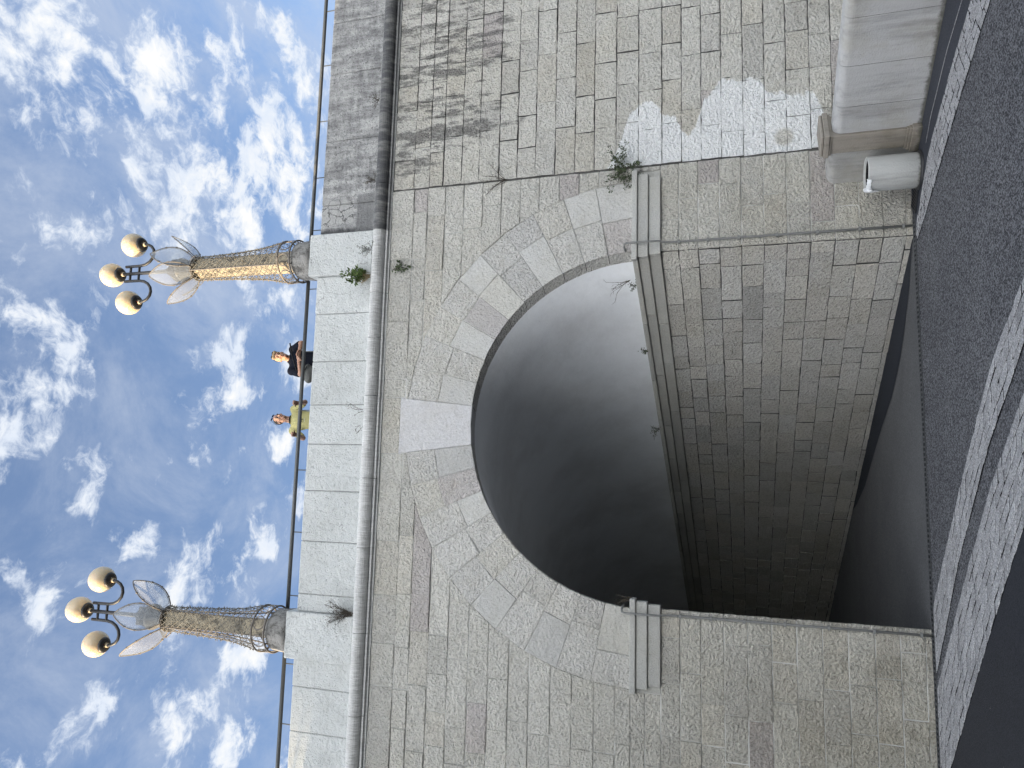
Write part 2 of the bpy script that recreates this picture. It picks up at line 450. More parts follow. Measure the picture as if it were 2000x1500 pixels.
# ------------------------------------------------------------------ masonry
def inset(poly, d):
    n = len(poly); out = []
    A = sum(poly[i][0] * poly[(i + 1) % n][1] - poly[(i + 1) % n][0] * poly[i][1] for i in range(n))
    sg = 1 if A > 0 else -1
    for i in range(n):
        p0 = poly[i - 1]; p1 = poly[i]; p2 = poly[(i + 1) % n]
        e1 = (p1[0] - p0[0], p1[1] - p0[1]); e2 = (p2[0] - p1[0], p2[1] - p1[1])
        l1 = math.hypot(*e1) or 1e-9; l2 = math.hypot(*e2) or 1e-9
        n1 = (-e1[1] / l1 * sg, e1[0] / l1 * sg); n2 = (-e2[1] / l2 * sg, e2[0] / l2 * sg)
        m = (n1[0] + n2[0], n1[1] + n2[1]); q = 1 + n1[0] * n2[0] + n1[1] * n2[1]
        q = max(q, .35)
        out.append((p1[0] + m[0] * d / q, p1[1] + m[1] * d / q))
    return out

def densify(poly, step):
    out = []; n = len(poly)
    for i in range(n):
        a = poly[i]; b = poly[(i + 1) % n]
        L = math.hypot(b[0] - a[0], b[1] - a[1]); k = max(1, int(round(L / step)))
        for j in range(k):
            out.append((a[0] + (b[0] - a[0]) * j / k, a[1] + (b[1] - a[1]) * j / k))
    return out

def block(mb, poly, T, gap=.010, out=.02, tint=(1, 1, 1), jit=.002, back=.03, bev=.006, step=.09, mi=0, side=None, tilt=0.0):
    """one stone: poly in plane coordinates, T(a, b, depth) -> 3D (depth positive = proud)"""
    A = sum(poly[i][0] * poly[(i + 1) % len(poly)][1] - poly[(i + 1) % len(poly)][0] * poly[i][1] for i in range(len(poly)))
    if A < 0: poly = poly[::-1]
    p0 = inset(poly, gap / 2)
    p0 = densify(p0, step)
    p0 = [(a + rnd.gauss(0, jit), b + rnd.gauss(0, jit)) for a, b in p0]
    p1 = inset(p0, bev)
    n = len(p0)
    ca = sum(a for a, b in p1) / n; cb = sum(b for a, b in p1) / n
    ta, tb_ = rnd.gauss(0, tilt), rnd.gauss(0, tilt)
    dp = lambda a, b: max(-.007, min(.007, ta * (a - ca) + tb_ * (b - cb)))
    V = [T(a, b, -back) for a, b in p0] + [T(a, b, out - bev + dp(a, b)) for a, b in p0] + [T(a, b, out + dp(a, b)) for a, b in p1]
    F1 = []; F = []
    for i in range(n):
        j = (i + 1) % n
        F1.append((i, j, n + j, n + i)); F.append((n + i, n + j, 2 * n + j, 2 * n + i))
    F.append(tuple(2 * n + i for i in range(n)))
    base = len(mb.v)
    mb.add(V, F, tint, mi)
    for f in F1:
        mb.f.append([base + i for i in f]); mb.c.append(tint); mb.m.append(mi if side is None else side); mb.sm.append(False)

def stone_tint(warm=.5):
    r = rnd.random(); g = rnd.gauss(1.0, .032)
    if r < .05: t = (.86, .825, .845)          # pinkish grey stone
    elif r < .15: t = (.93, .93, .925)
    elif r < .30: t = (.97, .955, .92)
    else: t = (1, 1, .985)
    return tuple(max(.4, min(1.25, x * g)) for x in t)

# facade lies in the plane y = 0, x to the right, z up; the arch is a half circle
CX, CZ, RI, RO = .80, 3.42, 2.41, 3.44
XL, XR = -1.60, 3.19
CRACK = 4.435
TF = lambda a, b, d: (a, -d, b)
PHI = R(30.15)
TD = Vector((-math.sin(PHI), math.cos(PHI), 0))       # tunnel axis
TN = Vector((-math.cos(PHI), -math.sin(PHI), 0))      # normal of the right tunnel wall, into the tunnel

bridge = empty('stone_bridge', (0, 0, 0))
tag(bridge, 'pale stone bridge with a round arched tunnel under its parapet', 'bridge')

# voussoir joints, measured round the arch
angs = [83.8, 97.2]
nv = 10
a_end_r = math.degrees(math.asin((3.515 - CZ) / RI))
left = [97.2 + (180 - a_end_r - 97.2) * k / nv for k in range(nv + 1)]
right = [83.8 - (83.8 - a_end_r) * k / nv for k in range(nv + 1)]
def ext_r(a):
    return RO
OUTL = [(CX + RO * math.cos(R(a)), CZ + RO * math.sin(R(a))) for a in left]
OUTR = [(CX + RO * math.cos(R(a)), CZ + RO * math.sin(R(a))) for a in right]
OUTL[-1] = (CX - math.sqrt(RO**2 - (3.515 - CZ)**2), 3.515)
OUTR[-1] = (CX + math.sqrt(RO**2 - (3.515 - CZ)**2), 3.515)
KEYTOP = 6.96

def ext_x(z, side):
    pl = OUTL if side < 0 else OUTR
    if z >= pl[0][1]:
        return pl[0][0]
    for (x0, z0), (x1, z1) in zip(pl, pl[1:]):
        if z1 <= z <= z0:
            return x0 + (x1 - x0) * (z0 - z) / (z0 - z1)
    return pl[-1][0]

def ext_path(z0, z1, side):
    """points along the extrados from z0 up to z1"""
    pl = OUTL if side < 0 else OUTR
    pts = [(ext_x(z0, side), z0)]
    for (x, z) in reversed(pl):
        if z0 + .01 < z < z1 - .01: pts.append((x, z))
    pts.append((ext_x(z1, side), z1))
    return pts

ZL = [0.0, .075, .342, .615, .903, 1.195, 1.485, 1.775, 2.06, 2.345, 2.625, 2.885, 3.127, 3.515, 3.715, 3.995, 4.29, 4.58, 4.88, 5.17, 5.465, 5.76, 6.065, 6.365, 6.655, 6.885, 7.26]
ZR = [0.0, .30, .60, .892, 1.165, 1.461, 1.737, 2.018, 2.304, 2.573, 2.841, 3.112, 3.44, 3.758, 4.076, 4.36, 4.658, 4.952, 5.235, 5.523, 5.84, 6.12, 6.423, 6.65, 6.908, 7.26]

wall = MB()
def run(x0, x1, lo=.45, hi=.95):
    """random joint positions between x0 and x1"""
    xs = [x0]
    if x1 - x0 < .35: return [x0, x1]
    x = x0 + rnd.uniform(.25, hi)
    while x < x1 - .28:
        xs.append(x); x += rnd.uniform(lo, hi)
    xs.append(x1); return xs

def gapw():
    r = rnd.random()
    return .006 if r < .3 else (.011 if r < .8 else .015)

def gapr():
    r = rnd.random()
    return .007 if r < .35 else (.010 if r < .8 else .014)

def course(x0, x1, z0, z1, lpath=None, rpath=None, lo=.45, hi=.95, gz=None, tintf=stone_tint):
    xs = run(x0, x1, lo, hi)
    for i in range(len(xs) - 1):
        a, b = xs[i], xs[i + 1]
        L = [(a, z0), (a, z1)]; Rr = [(b, z0), (b, z1)]
        sl = rnd.gauss(0, .004)
        if i == 0 and lpath: L = lpath
        if i == len(xs) - 2 and rpath: Rr = rpath
        poly = Rr + L[::-1]
        block(wall, poly, TF, gap=(.005 if (a + b) / 2 < 5.45 and 1.0 < z0 < 3.6 else gapr()) if x0 > CRACK else gapw(), out=.02 + rnd.uniform(-.005, .007), tint=tintf(), jit=.0032 if x0 > CRACK else .0024, tilt=.022, side=1 if x0 > CRACK else None)

for z0, z1 in zip(ZL, ZL[1:]):
    if z1 <= 3.2:
        course(-8.0, XL, z0, z1); course(XR, CRACK, z0, z1)
    elif abs(z0 - 3.127) < .01:
        course(-8.0, -2.66, z0, 3.33); course(-8.0, -2.66, 3.33, z1)
        course(4.36, CRACK, z0, z1)
    elif z0 < 6.6:
        zt = min(z1, OUTL[0][1])
        lp = ext_path(z0, z1, -1); rp = ext_path(z0, z1, 1)
        # the stone next to the ring follows its edge
        x_in = max(p[0] for p in lp)
        course(-8.0, min(p[0] for p in lp), z0, z1, rpath=lp)
        if max(p[0] for p in rp) < CRACK - .03:
            course(max(p[0] for p in rp), CRACK, z0, z1, lpath=rp)
    elif z0 < 6.7:
        lp = ext_path(z0, OUTL[0][1], -1) + [(OUTL[0][0], z1)]
        rp = ext_path(z0, OUTR[0][1], 1) + [(OUTR[0][0], z1)]
        course(-8.0, lp[0][0], z0, z1, rpath=lp)
        course(rp[0][0], CRACK, z0, z1, lpath=rp)
    else:
        course(-8.0, CRACK, z0 + (.075 if False else 0), z1, .6, 1.2) if False else None
        xs = [-8.0]
        kl = CX + (KEYTOP - CZ) * math.tan(R(90 - 97.2)); kr = CX + (KEYTOP - CZ) * math.tan(R(90 - 83.8))
        course(-8.0, kl, z0, z1, lo=.55, hi=1.15)
        course(kr, CRACK, z0, z1, lo=.55, hi=1.15)
        block(wall, [(kl, KEYTOP), (kr, KEYTOP), (kr, z1), (kl, z1)], TF, gap=.006, out=.02, tint=stone_tint())
for z0, z1 in zip(ZR, ZR[1:]):
    course(CRACK + .020, 12.0, z0, z1, lo=.42, hi=.85)
# mortar bed behind the stones
def rect(mb, x0, x1, z0, z1, y, mi=0):
    mb.add([(x0, y, z0), (x1, y, z0), (x1, y, z1), (x0, y, z1)], [(0, 1, 2, 3)], (1, 1, 1), mi)
ym = -.004
rect(wall, -8, -1.62, 0, 3.515, -.0085, 2); rect(wall, XR + .02, CRACK - .01, 0, 3.515, -.007, 2)
rect(wall, -8, CX - RI - .02, 3.515, 7.3, -.006, 2)
rect(wall, CX + RI + .02, CRACK - .01, 3.515, 7.3, ym, 2)
rect(wall, CRACK - .01, 12, 0, 7.3, ym + .002, 1)
N = 48
for k in range(N):
    a0 = math.pi * k / N; a1 = math.pi * (k + 1) / N
    q = []
    for a in (a0, a1):
        q.append((CX + (RI + .02) * math.cos(a), ym, CZ + (RI + .02) * math.sin(a)))
    q = [(a_, -.008, b_) for a_, _, b_ in q]
    wall.add([q[0], q[1], (q[1][0], -.008, 7.3), (q[0][0], -.008, 7.3)], [(0, 1, 2, 3)], (1, 1, 1), 2)
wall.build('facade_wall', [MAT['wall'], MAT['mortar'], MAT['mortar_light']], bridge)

# voussoirs
SOFF = .17
ring = MB()
def vous(a0, a1, o0, o1, out, split=True):
    i0 = (CX + RI * math.cos(R(a0)), CZ + RI * math.sin(R(a0)))
    i1 = (CX + RI * math.cos(R(a1)), CZ + RI * math.sin(R(a1)))
    if i0[1] < 3.52: i0 = (i0[0], 3.517)
    if i1[1] < 3.52: i1 = (i1[0], 3.517)
    am = (a0 + a1) / 2
    mid = (CX + RI * math.cos(R(am)), CZ + RI * math.sin(R(am)))
    cuts = [0]
    if split:
        cuts += [rnd.uniform(.34, .66)]
        if rnd.random() < .12: cuts[1] = rnd.uniform(.25, .35); cuts.append(rnd.uniform(.62, .72))
    cuts += [1]
    L = lambda p, q, t: (p[0] + (q[0] - p[0]) * t, p[1] + (q[1] - p[1]) * t)
    for c0, c1 in zip(cuts, cuts[1:]):
        poly = [L(i0, o0, c0), L(i0, o0, c1), L(i1, o1, c1), L(i1, o1, c0)]
        if c0 == 0: poly = [i0, L(i0, o0, c1), L(i1, o1, c1), i1, mid]
        g = rnd.gauss(1, .04)
        tn = rnd.choice([(1, 1, 1), (1, 1, 1), (.97, .96, .93), (.93, .93, .94)])
        if rnd.random() < .05: tn = (.90, .87, .885)
        block(ring, poly, TF, mi=2 if rnd.random() < .38 else 0, gap=rnd.choice([.004, .006, .009]), tilt=.02, out=out + rnd.uniform(-.003, .004), tint=tuple(x * g for x in tn), jit=.0015)
    # soffit stone running back into the tunnel
    n = 4; V = []; F = []
    for k in range(n + 1):
        a = a0 + (a1 - a0) * (.012 + .976 * k / n)
        P = Vector((CX + RI * math.cos(R(a)), -.012, CZ + RI * math.sin(R(a))))
        V += [P, P + TD * (SOFF + .02)]
    for k in range(n): F.append((2 * k, 2 * k + 1, 2 * k + 3, 2 * k + 2))
    g = rnd.gauss(.9, .05)
    ring.add(V, F, (g, g, g * .99), 0)
for k in range(nv):
    vous(left[k], left[k + 1], OUTL[k], OUTL[k + 1], .022)
    vous(right[k], right[k + 1], OUTR[k], OUTR[k + 1], .022)
# dark joint behind the soffit stones
V = []; F = []
for k in range(61):
    a = math.pi * k / 60
    P = Vector((CX + (RI + .012) * math.cos(a), 0.0, CZ + (RI + .012) * math.sin(a)))
    V += [P, P + TD * (SOFF + .05)]
for k in range(60): F.append((2 * k, 2 * k + 1, 2 * k + 3, 2 * k + 2))
ring.add(V, F, (1, 1, 1), 1)
ring.build('arch_ring', [MAT['ring'], MAT['mortar'], MAT['ring_smooth']], bridge)
key = MB()
kl0 = (CX + RI * math.cos(R(97.2)), CZ + RI * math.sin(R(97.2))); kr0 = (CX + RI * math.cos(R(83.8)), CZ + RI * math.sin(R(83.8)))
kl1 = (CX + (KEYTOP - CZ) * math.tan(R(90 - 97.2)), KEYTOP); kr1 = (CX + (KEYTOP - CZ) * math.tan(R(90 - 83.8)), KEYTOP)
block(key, [kl0, (CX, CZ + RI), kr0, kr1, kl1], TF, gap=.004, out=.03, tint=(1.02, 1.02, 1.04), jit=.001)
V = []
for k in range(5):
    a = 97.2 - 13.4 * (.01 + .98 * k / 4)
    P = Vector((CX + RI * math.cos(R(a)), -.02, CZ + RI * math.sin(R(a)))); V += [P, P + TD * (SOFF + .02)]
key.add(V, [(2 * k, 2 * k + 2, 2 * k + 3, 2 * k + 1) for k in range(4)], (.9, .9, .9))
key.build('keystone', MAT['keystone'], bridge)

# impost: three stepped bands along the facade and round into the tunnel
def impost(xa, xb, inner, tunnel):
    mb = MB()
    for (z0, z1, pr, endcut) in ((3.127, 3.292, .045, .10), (3.292, 3.44, .075, .06), (3.44, 3.517, .105, .0)):
        x0, x1 = (xa, xb)
        if inner > 0:   # right hand impost, outer end on the right
            x1 = xb - endcut; x0 = xa - pr * 1.15
        else:
            x0 = xa + endcut; x1 = xb + pr * 1.15
        n = max(2, int((x1 - x0) / .12))
        mb.bbox((x0, -pr - .02, z0 + .001), (x1, .02, z1 - .001), .008, col=tuple([rnd.uniform(.95, 1.03)] * 3))
        if tunnel:
            s = .0
            while s < 16:
                L = rnd.uniform(.9, 1.5)
                base = Vector((XR, 0, 0)) + TD * (s + .012)
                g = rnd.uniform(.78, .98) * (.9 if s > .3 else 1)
                M = Matrix(((TN.x, TD.x, 0, base.x), (TN.y, TD.y, 0, base.y), (0, 0, 1, 0), (0, 0, 0, 1)))
                mb.bbox((-.03, 0, z0 + .001), (pr, L - .006, z1 - .001), .008, M, col=(g, g * .985, g * .95))
                s += L
    block(mb, [(xa, 3.13), (xb, 3.13), (xb, 3.514), (xa, 3.514)], TF, gap=.004, out=.018, tint=(.97, .97, .96))
    return mb
o = impost(XR, 4.36, 1, True).build('impost', MAT['trim'], bridge); recalc(o)
o = impost(-2.66, XL, -1, False).build('impost', MAT['trim'], bridge); recalc(o)
# tunnel wall
tw = MB()
TT = lambda s, z, d: tuple(Vector((XR, 0, z)) + TD * s + TN * d)
for z0, z1 in zip(ZL, ZL[1:]):
    if z1 > 3.2: break
    s = .006
    first = True
    while s < 17:
        L = rnd.uniform(.18, .5) if first else rnd.uniform(.30, .72)
        first = False
        g = rnd.gauss(.95, .055)
        tn = rnd.choice([(1, 1, 1), (1.01, 1.0, .97), (.98, .985, .985), (1, .985, .96)])
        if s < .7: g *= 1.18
        block(tw, [(s, z0), (s + L, z0), (s + L, z1), (s, z1)], TT, gap=rnd.choice([.006, .009, .012]), tilt=.02, side=1, out=.01 + rnd.uniform(-.004, .006), tint=tuple(x * g for x in tn), jit=.003, step=.12)
        s += L
tw.add([TT(-.01, 0, -.012), TT(40, 0, -.012), TT(40, 3.6, -.012), TT(-.01, 3.6, -.012)], [(0, 1, 2, 3)], (1, 1, 1), 1)
tw.add([TT(17, 0, .0), TT(40, 0, .0), TT(40, 3.13, .0), TT(17, 3.13, .0)], [(0, 1, 2, 3)], (.9, .9, .9), 0)
# left wall of the tunnel, hidden behind the pier in the photograph
b0 = Vector((XL, .0, 0)); b1 = b0 + TD * 40
tw.add([b0, b1, b1 + Vector((0, 0, 3.6)), b0 + Vector((0, 0, 3.6))], [(0, 1, 2, 3)], (.95, .95, .95), 0)
tw.build('tunnel_wall', [MAT['inner'], MAT['mortar']], bridge)
va = MB(); V = []; F = []; NA = 64; ss = [SOFF - .01, SOFF, 1, 2, 4, 7, 11, 16, 24, 40]
for i, s in enumerate(ss):
    rr = RI + .012 if i == 0 else RI - .012
    for k in range(NA + 1):
        a = math.pi * (-.02 + 1.04 * k / NA)
        V.append(Vector((CX + rr * math.cos(a), 0, CZ + .06 + (rr) * math.sin(a) - .06)) + TD * s)
for i in range(len(ss) - 1):
    for k in range(NA):
        F.append((i * (NA + 1) + k, i * (NA + 1) + k + 1, (i + 1) * (NA + 1) + k + 1, (i + 1) * (NA + 1) + k))
va.add(V, F, (1, 1, 1), 0, True)
va.build('vault', MAT['vault'], bridge)

# cornice (round moulding over a fillet), cut into lengths
co = MB()
prof = [(.02, 7.255), (-.035, 7.255), (-.035, 7.285), (-.075, 7.290), (-.075, 7.318), (-.06, 7.322)]
for k in range(11):
    a = -math.pi / 2 + math.pi * k / 10 * .98
    prof.append((-.062 - .105 * math.cos(a), 7.43 + .105 * math.sin(a)))
prof += [(.0, 7.545), (.02, 7.545)]
jts = [-8, -6.9, -5.7, -4.5, -3.38, -2.24, -1.03, -.02, 1.21, 2.1, 2.8, 3.8, 4.55, 6.2, 7.23, 8.4, 9.6, 10.8, 12]
for a, b in zip(jts, jts[1:]):
    g = rnd.uniform(.95, 1.04); off = rnd.uniform(-.004, .004)
    xs = np.linspace(a + .004, b - .004, 14); V = []; F = []
    for x in xs:
        for (y, z) in prof: V.append((x, y + off + rnd.gauss(0, .0008), z + rnd.gauss(0, .0008)))
    n = len(prof)
    for i in range(len(xs) - 1):
        for k in range(n - 1): F.append((i * n + k, (i + 1) * n + k, (i + 1) * n + k + 1, i * n + k + 1))
    F.append(tuple(range(n))); F.append(tuple((len(xs) - 1) * n + k for k in range(n - 1, -1, -1)))
    co.add(V, F, (g, g, g), 0, False)
rect(co, -8, 12, 7.25, 7.55, 0.0, 1)
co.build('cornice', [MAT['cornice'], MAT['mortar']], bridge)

# parapet panels and the lamp pillars
pa = MB()
pj = [-8, -6.6, -5.2, -3.74, -3.11, -2.71]
def panels(js):
    for a, b in zip(js, js[1:]):
        g = rnd.uniform(.97, 1.03)
        pa.bbox((a + .003, rnd.uniform(-.002, .003), 7.54), (b - .003, .26, 8.535 + rnd.uniform(-.004, .004)), .012, col=(g, g, g))
panels(pj); panels([-2.03, -1.77, -.99, -.23, .48, 1.09, 1.77, 2.53, 3.14]); panels([3.82, 4.32, 5.41, 6.58, 7.5, 8.6, 9.7, 10.9, 12.0])
pa.box((-8, .02, 7.5), (12, .25, 8.52), col=(.6, .6, .6), mi=1)
o = pa.build('parapet', [MAT['plaster'], MAT['mortar']], bridge); recalc(o)
for xa, xb, col in ((3.14, 3.82, (1.0, 1.0, 1.0)), (-2.71, -2.03, (1.02, 1.02, 1.02))):
    pm = MB(); pm.bbox((xa, -.075, 7.54), (xb, .56, 8.665), .012, col=col)
    tag(recalc(pm.build('lamp_pillar', MAT['plaster'], bridge)))
dk = MB(); dk.box((-8, .262, 7.6), (12, 9.0, 7.95))
dk.build('deck', MAT['deck'], bridge)

# ------------------------------------------------------------------ handrails
def rail(x0, x1, posts, label):
    e = empty('handrail', ((x0 + x1) / 2, .38, 8.53))
    tag(e, label, 'handrail', 'steel handrails along the parapet')
    cx = (x0 + x1) / 2
    mb = MB(); mb.tube([(x0 - cx, 0, .415), (x1 - cx, 0, .415)], .031, 12)
    mb.build('rail', MAT['rail'], e)
    for px in posts:
        m = MB(); m.tube([(px - cx, 0, -.58), (px - cx, 0, .40)], .009, 8); m.build('post', MAT['rail'], e)
rail(-8.0, -2.66, [-6.8, -5.8, -4.8, -3.8, -2.91], 'grey steel handrail left of the left street lamp, above the sunlit parapet')
rail(-2.08, 3.2, [-1.88, -.9, .08, 1.04, 2.01, 3.06], 'grey steel handrail between the two street lamps, with two people leaning on it')
rail(3.76, 12.0, [4.07, 4.99, 6.0, 7.02, 8.04, 9.05, 10.05, 11.05], 'grey steel handrail above the dark stained parapet, right of the right street lamp')

# ------------------------------------------------------------------ street lamps
def petal_meshes():
    L, W, nseg = 1.0, .21, 26
    out = []
    for k in range(nseg + 1):
        t = k / nseg
        w = W * (math.sin(math.pi * (.09 + .91 * t))) ** .78 if t < 1 else 0.0
        w = max(w, 0.004)
        out.append((t, w))
    bow = lambda t: -.07 * math.sin(math.pi * t)
    lp = [(-w, bow(t), t * L) for t, w in out]; rp = [(w, bow(t), t * L) for t, w in out]
    fr = MB()
    fr.tube(lp + rp[::-1][1:], .011, 6, closed=True)
    for (t, w) in (out[5], out[12], out[18]):
        for s_ in (-1, 1): fr.box((s_ * w - .014, bow(t) - .014, t * L - .016), (s_ * w + .014, bow(t) + .014, t * L + .016))
    # inner outline of the sheet, a thin strap set in from the edge
    ins = [(x * .88, y, z * .93 + .035) for x, y, z in lp[1:-1]] + [(x * .88, y, z * .93 + .035) for x, y, z in rp[1:-1]][::-1]
    fr.tube(ins, .004, 5, closed=True)
    pn = MB(); V = []; F = []
    nx = 6
    for (t, w) in out:
        for d in (-.002, .002):
            for i in range(nx + 1):
                V.append((w * (2 * i / nx - 1), bow(t) + d - .03 * (1 - (2 * i / nx - 1) ** 2) * math.sin(math.pi * t), t * L))
    m = 2 * (nx + 1)
    for k in range(nseg):
        for lay in (0, 1):
            for i in range(nx):
                a = k * m + lay * (nx + 1) + i; q = (a, a + 1, a + m + 1, a + m)
                F.append(q if lay == 0 else q[::-1])
    pn.add(V, F, (1, 1, 1), 0, True)
    return fr, pn

def leaf_matrix(az, r0, z0, r1, z1, width):
    """az measured from the -y direction, positive to +x"""
    d = Vector((math.sin(az), -math.cos(az), 0))
    a = d * r0 + Vector((0, 0, z0)); b = d * r1 + Vector((0, 0, z1))
    zax = b - a; L = zax.length; zax.normalize()
    xax = Vector((math.cos(az), math.sin(az), 0)); yax = zax.cross(xax)
    M = Matrix((( xax.x * width, yax.x * L, zax.x * L, a.x), (xax.y * width, yax.y * L, zax.y * L, a.y), (xax.z * width, yax.z * L, zax.z * L, a.z), (0, 0, 0, 1)))
    return M

CAGE = [(.58, .345), (.70, .325), (.85, .295), (1.0, .270), (1.25, .242), (1.55, .222), (1.9, .207), (2.2, .198), (2.42, .195)]
def cage_r(z):
    for (z0, r0), (z1, r1) in zip(CAGE, CAGE[1:]):
        if z0 <= z <= z1: return r0 + (r1 - r0) * (z - z0) / (z1 - z0)
    return CAGE[-1][1] if z > 1 else CAGE[0][1]

def make_lamp(loc, label, col_rot, petals):
    e = empty('street_lamp', loc)
    tag(e, label, 'street lamp', 'three-globe lamps on the bridge pillars')
    m = MB()
    m.lathe([(.335, -.004), (.33, .10), (.315, .24), (.305, .34), (.295, .36), (.20, .365)], 40, cap0=True)
    m.lathe([(.20, .365), (.195, .45)], 40)
    m.build('pedestal', MAT['pedestal'], e)
    # square column set at an angle, slightly waisted, with raised arrises
    m = MB(); cs, sn = math.cos(col_rot), math.sin(col_rot)
    ringv = []
    zs = [.37, .55, .8, 1.2, 1.6, 2.0, 2.3, 2.42]
    hw = [.150, .140, .131, .125, .121, .119, .120, .124]
    V = []; F = []
    for z, h in zip(zs, hw):
        c = h * .16
        for (x, y) in ((-h + c, -h), (h - c, -h), (h, -h + c), (h, h - c), (h - c, h), (-h + c, h), (-h, h - c), (-h, -h + c)):
            V.append((x * cs - y * sn, x * sn + y * cs, z))
    for i in range(len(zs) - 1):
        for k in range(8): F.append((i * 8 + k, i * 8 + (k + 1) % 8, (i + 1) * 8 + (k + 1) % 8, (i + 1) * 8 + k))
    m.add(V, F)
    m.build('column', MAT['column'], e)
    # capital and the dark floodlight housing between the petals
    m = MB(); Mr = Matrix.Rotation(col_rot, 4, 'Z')
    m.lathe([(.17, 2.40), (.175, 2.46), (.150, 2.50), (.155, 2.60), (.205, 2.70), (.21, 2.74), (.12, 2.745)], 24, cap1=True)
    m.build('capital', MAT['capital'], e)
    m = MB()
    m.bbox((-.145, -.145, 2.748), (.145, .145, 2.93), .012, Mr)
    m.bbox((-.09, -.09, 2.932), (.09, .09, 3.0), .02, Mr)
    for a in (0, 1, 2, 3):
        Mq = Matrix.Rotation(col_rot + a * math.pi / 2, 4, 'Z') @ Matrix.Translation((0, -.148, 2.83)) @ Matrix.Rotation(math.pi / 2, 4, 'X')
        m.lathe([(.055, -.004), (.06, .012), (.045, .014), (.03, .004)], 16, Mq)
    recalc(m.build('floodlight', MAT['dark'], e))
    # cage: hoops, ring ornaments, ribs and the wound net of string lights
    for z in (.58, .36):
        m = MB(); m.tube([(.347 * math.cos(2 * math.pi * k / 48), .347 * math.sin(2 * math.pi * k / 48), z) for k in range(48)], .014, 8, closed=True)
        m.build('hoop', MAT['frame'], e)
    m = MB()
    for k in range(8):
        a = col_rot + 2 * math.pi * k / 8 + .2
        u = Vector((-math.sin(a), math.cos(a), 0)); c = Vector((.345 * math.cos(a), .345 * math.sin(a), .47))
        m.tube([c + u * (.098 * math.cos(2 * math.pi * j / 24)) + Vector((0, 0, .098 * math.sin(2 * math.pi * j / 24))) - Vector((math.cos(a), math.sin(a), 0)) * (.012 * math.cos(2 * math.pi * j / 24) ** 2) for j in range(24)], .0085, 6, closed=True)
    for k in range(4):
        a = col_rot + math.pi / 4 + k * math.pi / 2
        m.tube([(.345 * math.cos(a), .345 * math.sin(a), .37), (.24 * math.cos(a), .24 * math.sin(a), .34)], .01, 6)
    m.build('ring_ornament', MAT['frame'], e)
    m = MB()
    for k in range(4):
        a = col_rot + math.pi / 4 + k * math.pi / 2
        m.tube([(r_ * math.cos(a), r_ * math.sin(a), z) for z, r_ in CAGE], .011, 6)
        a2 = a + .22
        m.tube([(.17 * math.cos(a), .17 * math.sin(a), .5), (.16 * math.cos(a), .16 * math.sin(a), 1.2), (.165 * math.cos(a), .165 * math.sin(a), 2.42)], .012, 6)
    m.tube([(.197 * math.cos(2 * math.pi * k / 32), .197 * math.sin(2 * math.pi * k / 32), 2.42) for k in range(32)], .013, 6, closed=True)
    m.build('cage_frame', MAT['frame'], e)
    m = MB(); rr = random.Random(hash(round(loc[0])) % 99)
    for s_ in (-1, 1):
        for k in range(15):
            pts = []
            for j in range(40):
                z = .60 + 1.80 * j / 39
                a = 2 * math.pi * k / 15 + s_ * (j / 39) * 7.0 + rr.gauss(0, .02)
                r_ = cage_r(z) + rr.gauss(0, .004)
                pts.append((r_ * math.cos(a), r_ * math.sin(a), z))
            m.tube(pts, .0042, 4, cap=False)
    for k in range(560):
        z = rr.uniform(.6, 2.42); a = rr.uniform(0, 2 * math.pi); r_ = cage_r(z)
        d = Vector((math.cos(a) + rr.gauss(0, .5), math.sin(a) + rr.gauss(0, .5), rr.gauss(0, .7))).normalized() * rr.uniform(.02, .042)
        p = Vector((r_ * math.cos(a), r_ * math.sin(a), z))
        m.tube([p, p + d], [.0065, .003], 4)
    tag(m.build('string_light_net', MAT['wire'], e))
    # petals
    fr, pn = petal_meshes()
    f0 = p0 = None
    for (az, r1, z1, w) in petals:
        if f0 is None:
            f0 = fr.build('petal', MAT['frame'], e); p0 = pn.build('petal_sheet', MAT['petal'], f0); f = f0
        else:
            f = f0.copy(); COL.objects.link(f); f.parent = e
            p = p0.copy(); COL.objects.link(p); p.parent = f
        f.matrix_local = leaf_matrix(az, .185, 2.40, r1, z1, w)
    # post with its two curved arms
    m = MB()
    m.tube([(0, 0, 2.95), (0, 0, 3.6), (0, 0, 4.10)], [.036, .032, .030], 14)
    m.lathe([(.07, 2.98), (.075, 3.02), (.05, 3.06), (.036, 3.10)], 16)
    m.build('post', MAT['dark'], e)
    for s_ in (-1, 1):
        m = MB()
        ctrl = [(.135, 3.99), (.135, 3.8), (.137, 3.66), (.155, 3.56), (.20, 3.475), (.27, 3.415), (.345, 3.395), (.42, 3.41), (.48, 3.46), (.515, 3.53), (.53, 3.60), (.53, 3.66)]
        m.tube([(s_ * x, 0, z) for x, z in ctrl], .0255, 12)
        for z in (3.69, 3.88): m.tube([(s_ * .02, 0, z), (s_ * .135, 0, z)], .022, 10)
        m.build('arm', MAT['dark'], e)
    g0 = c0 = k0 = None
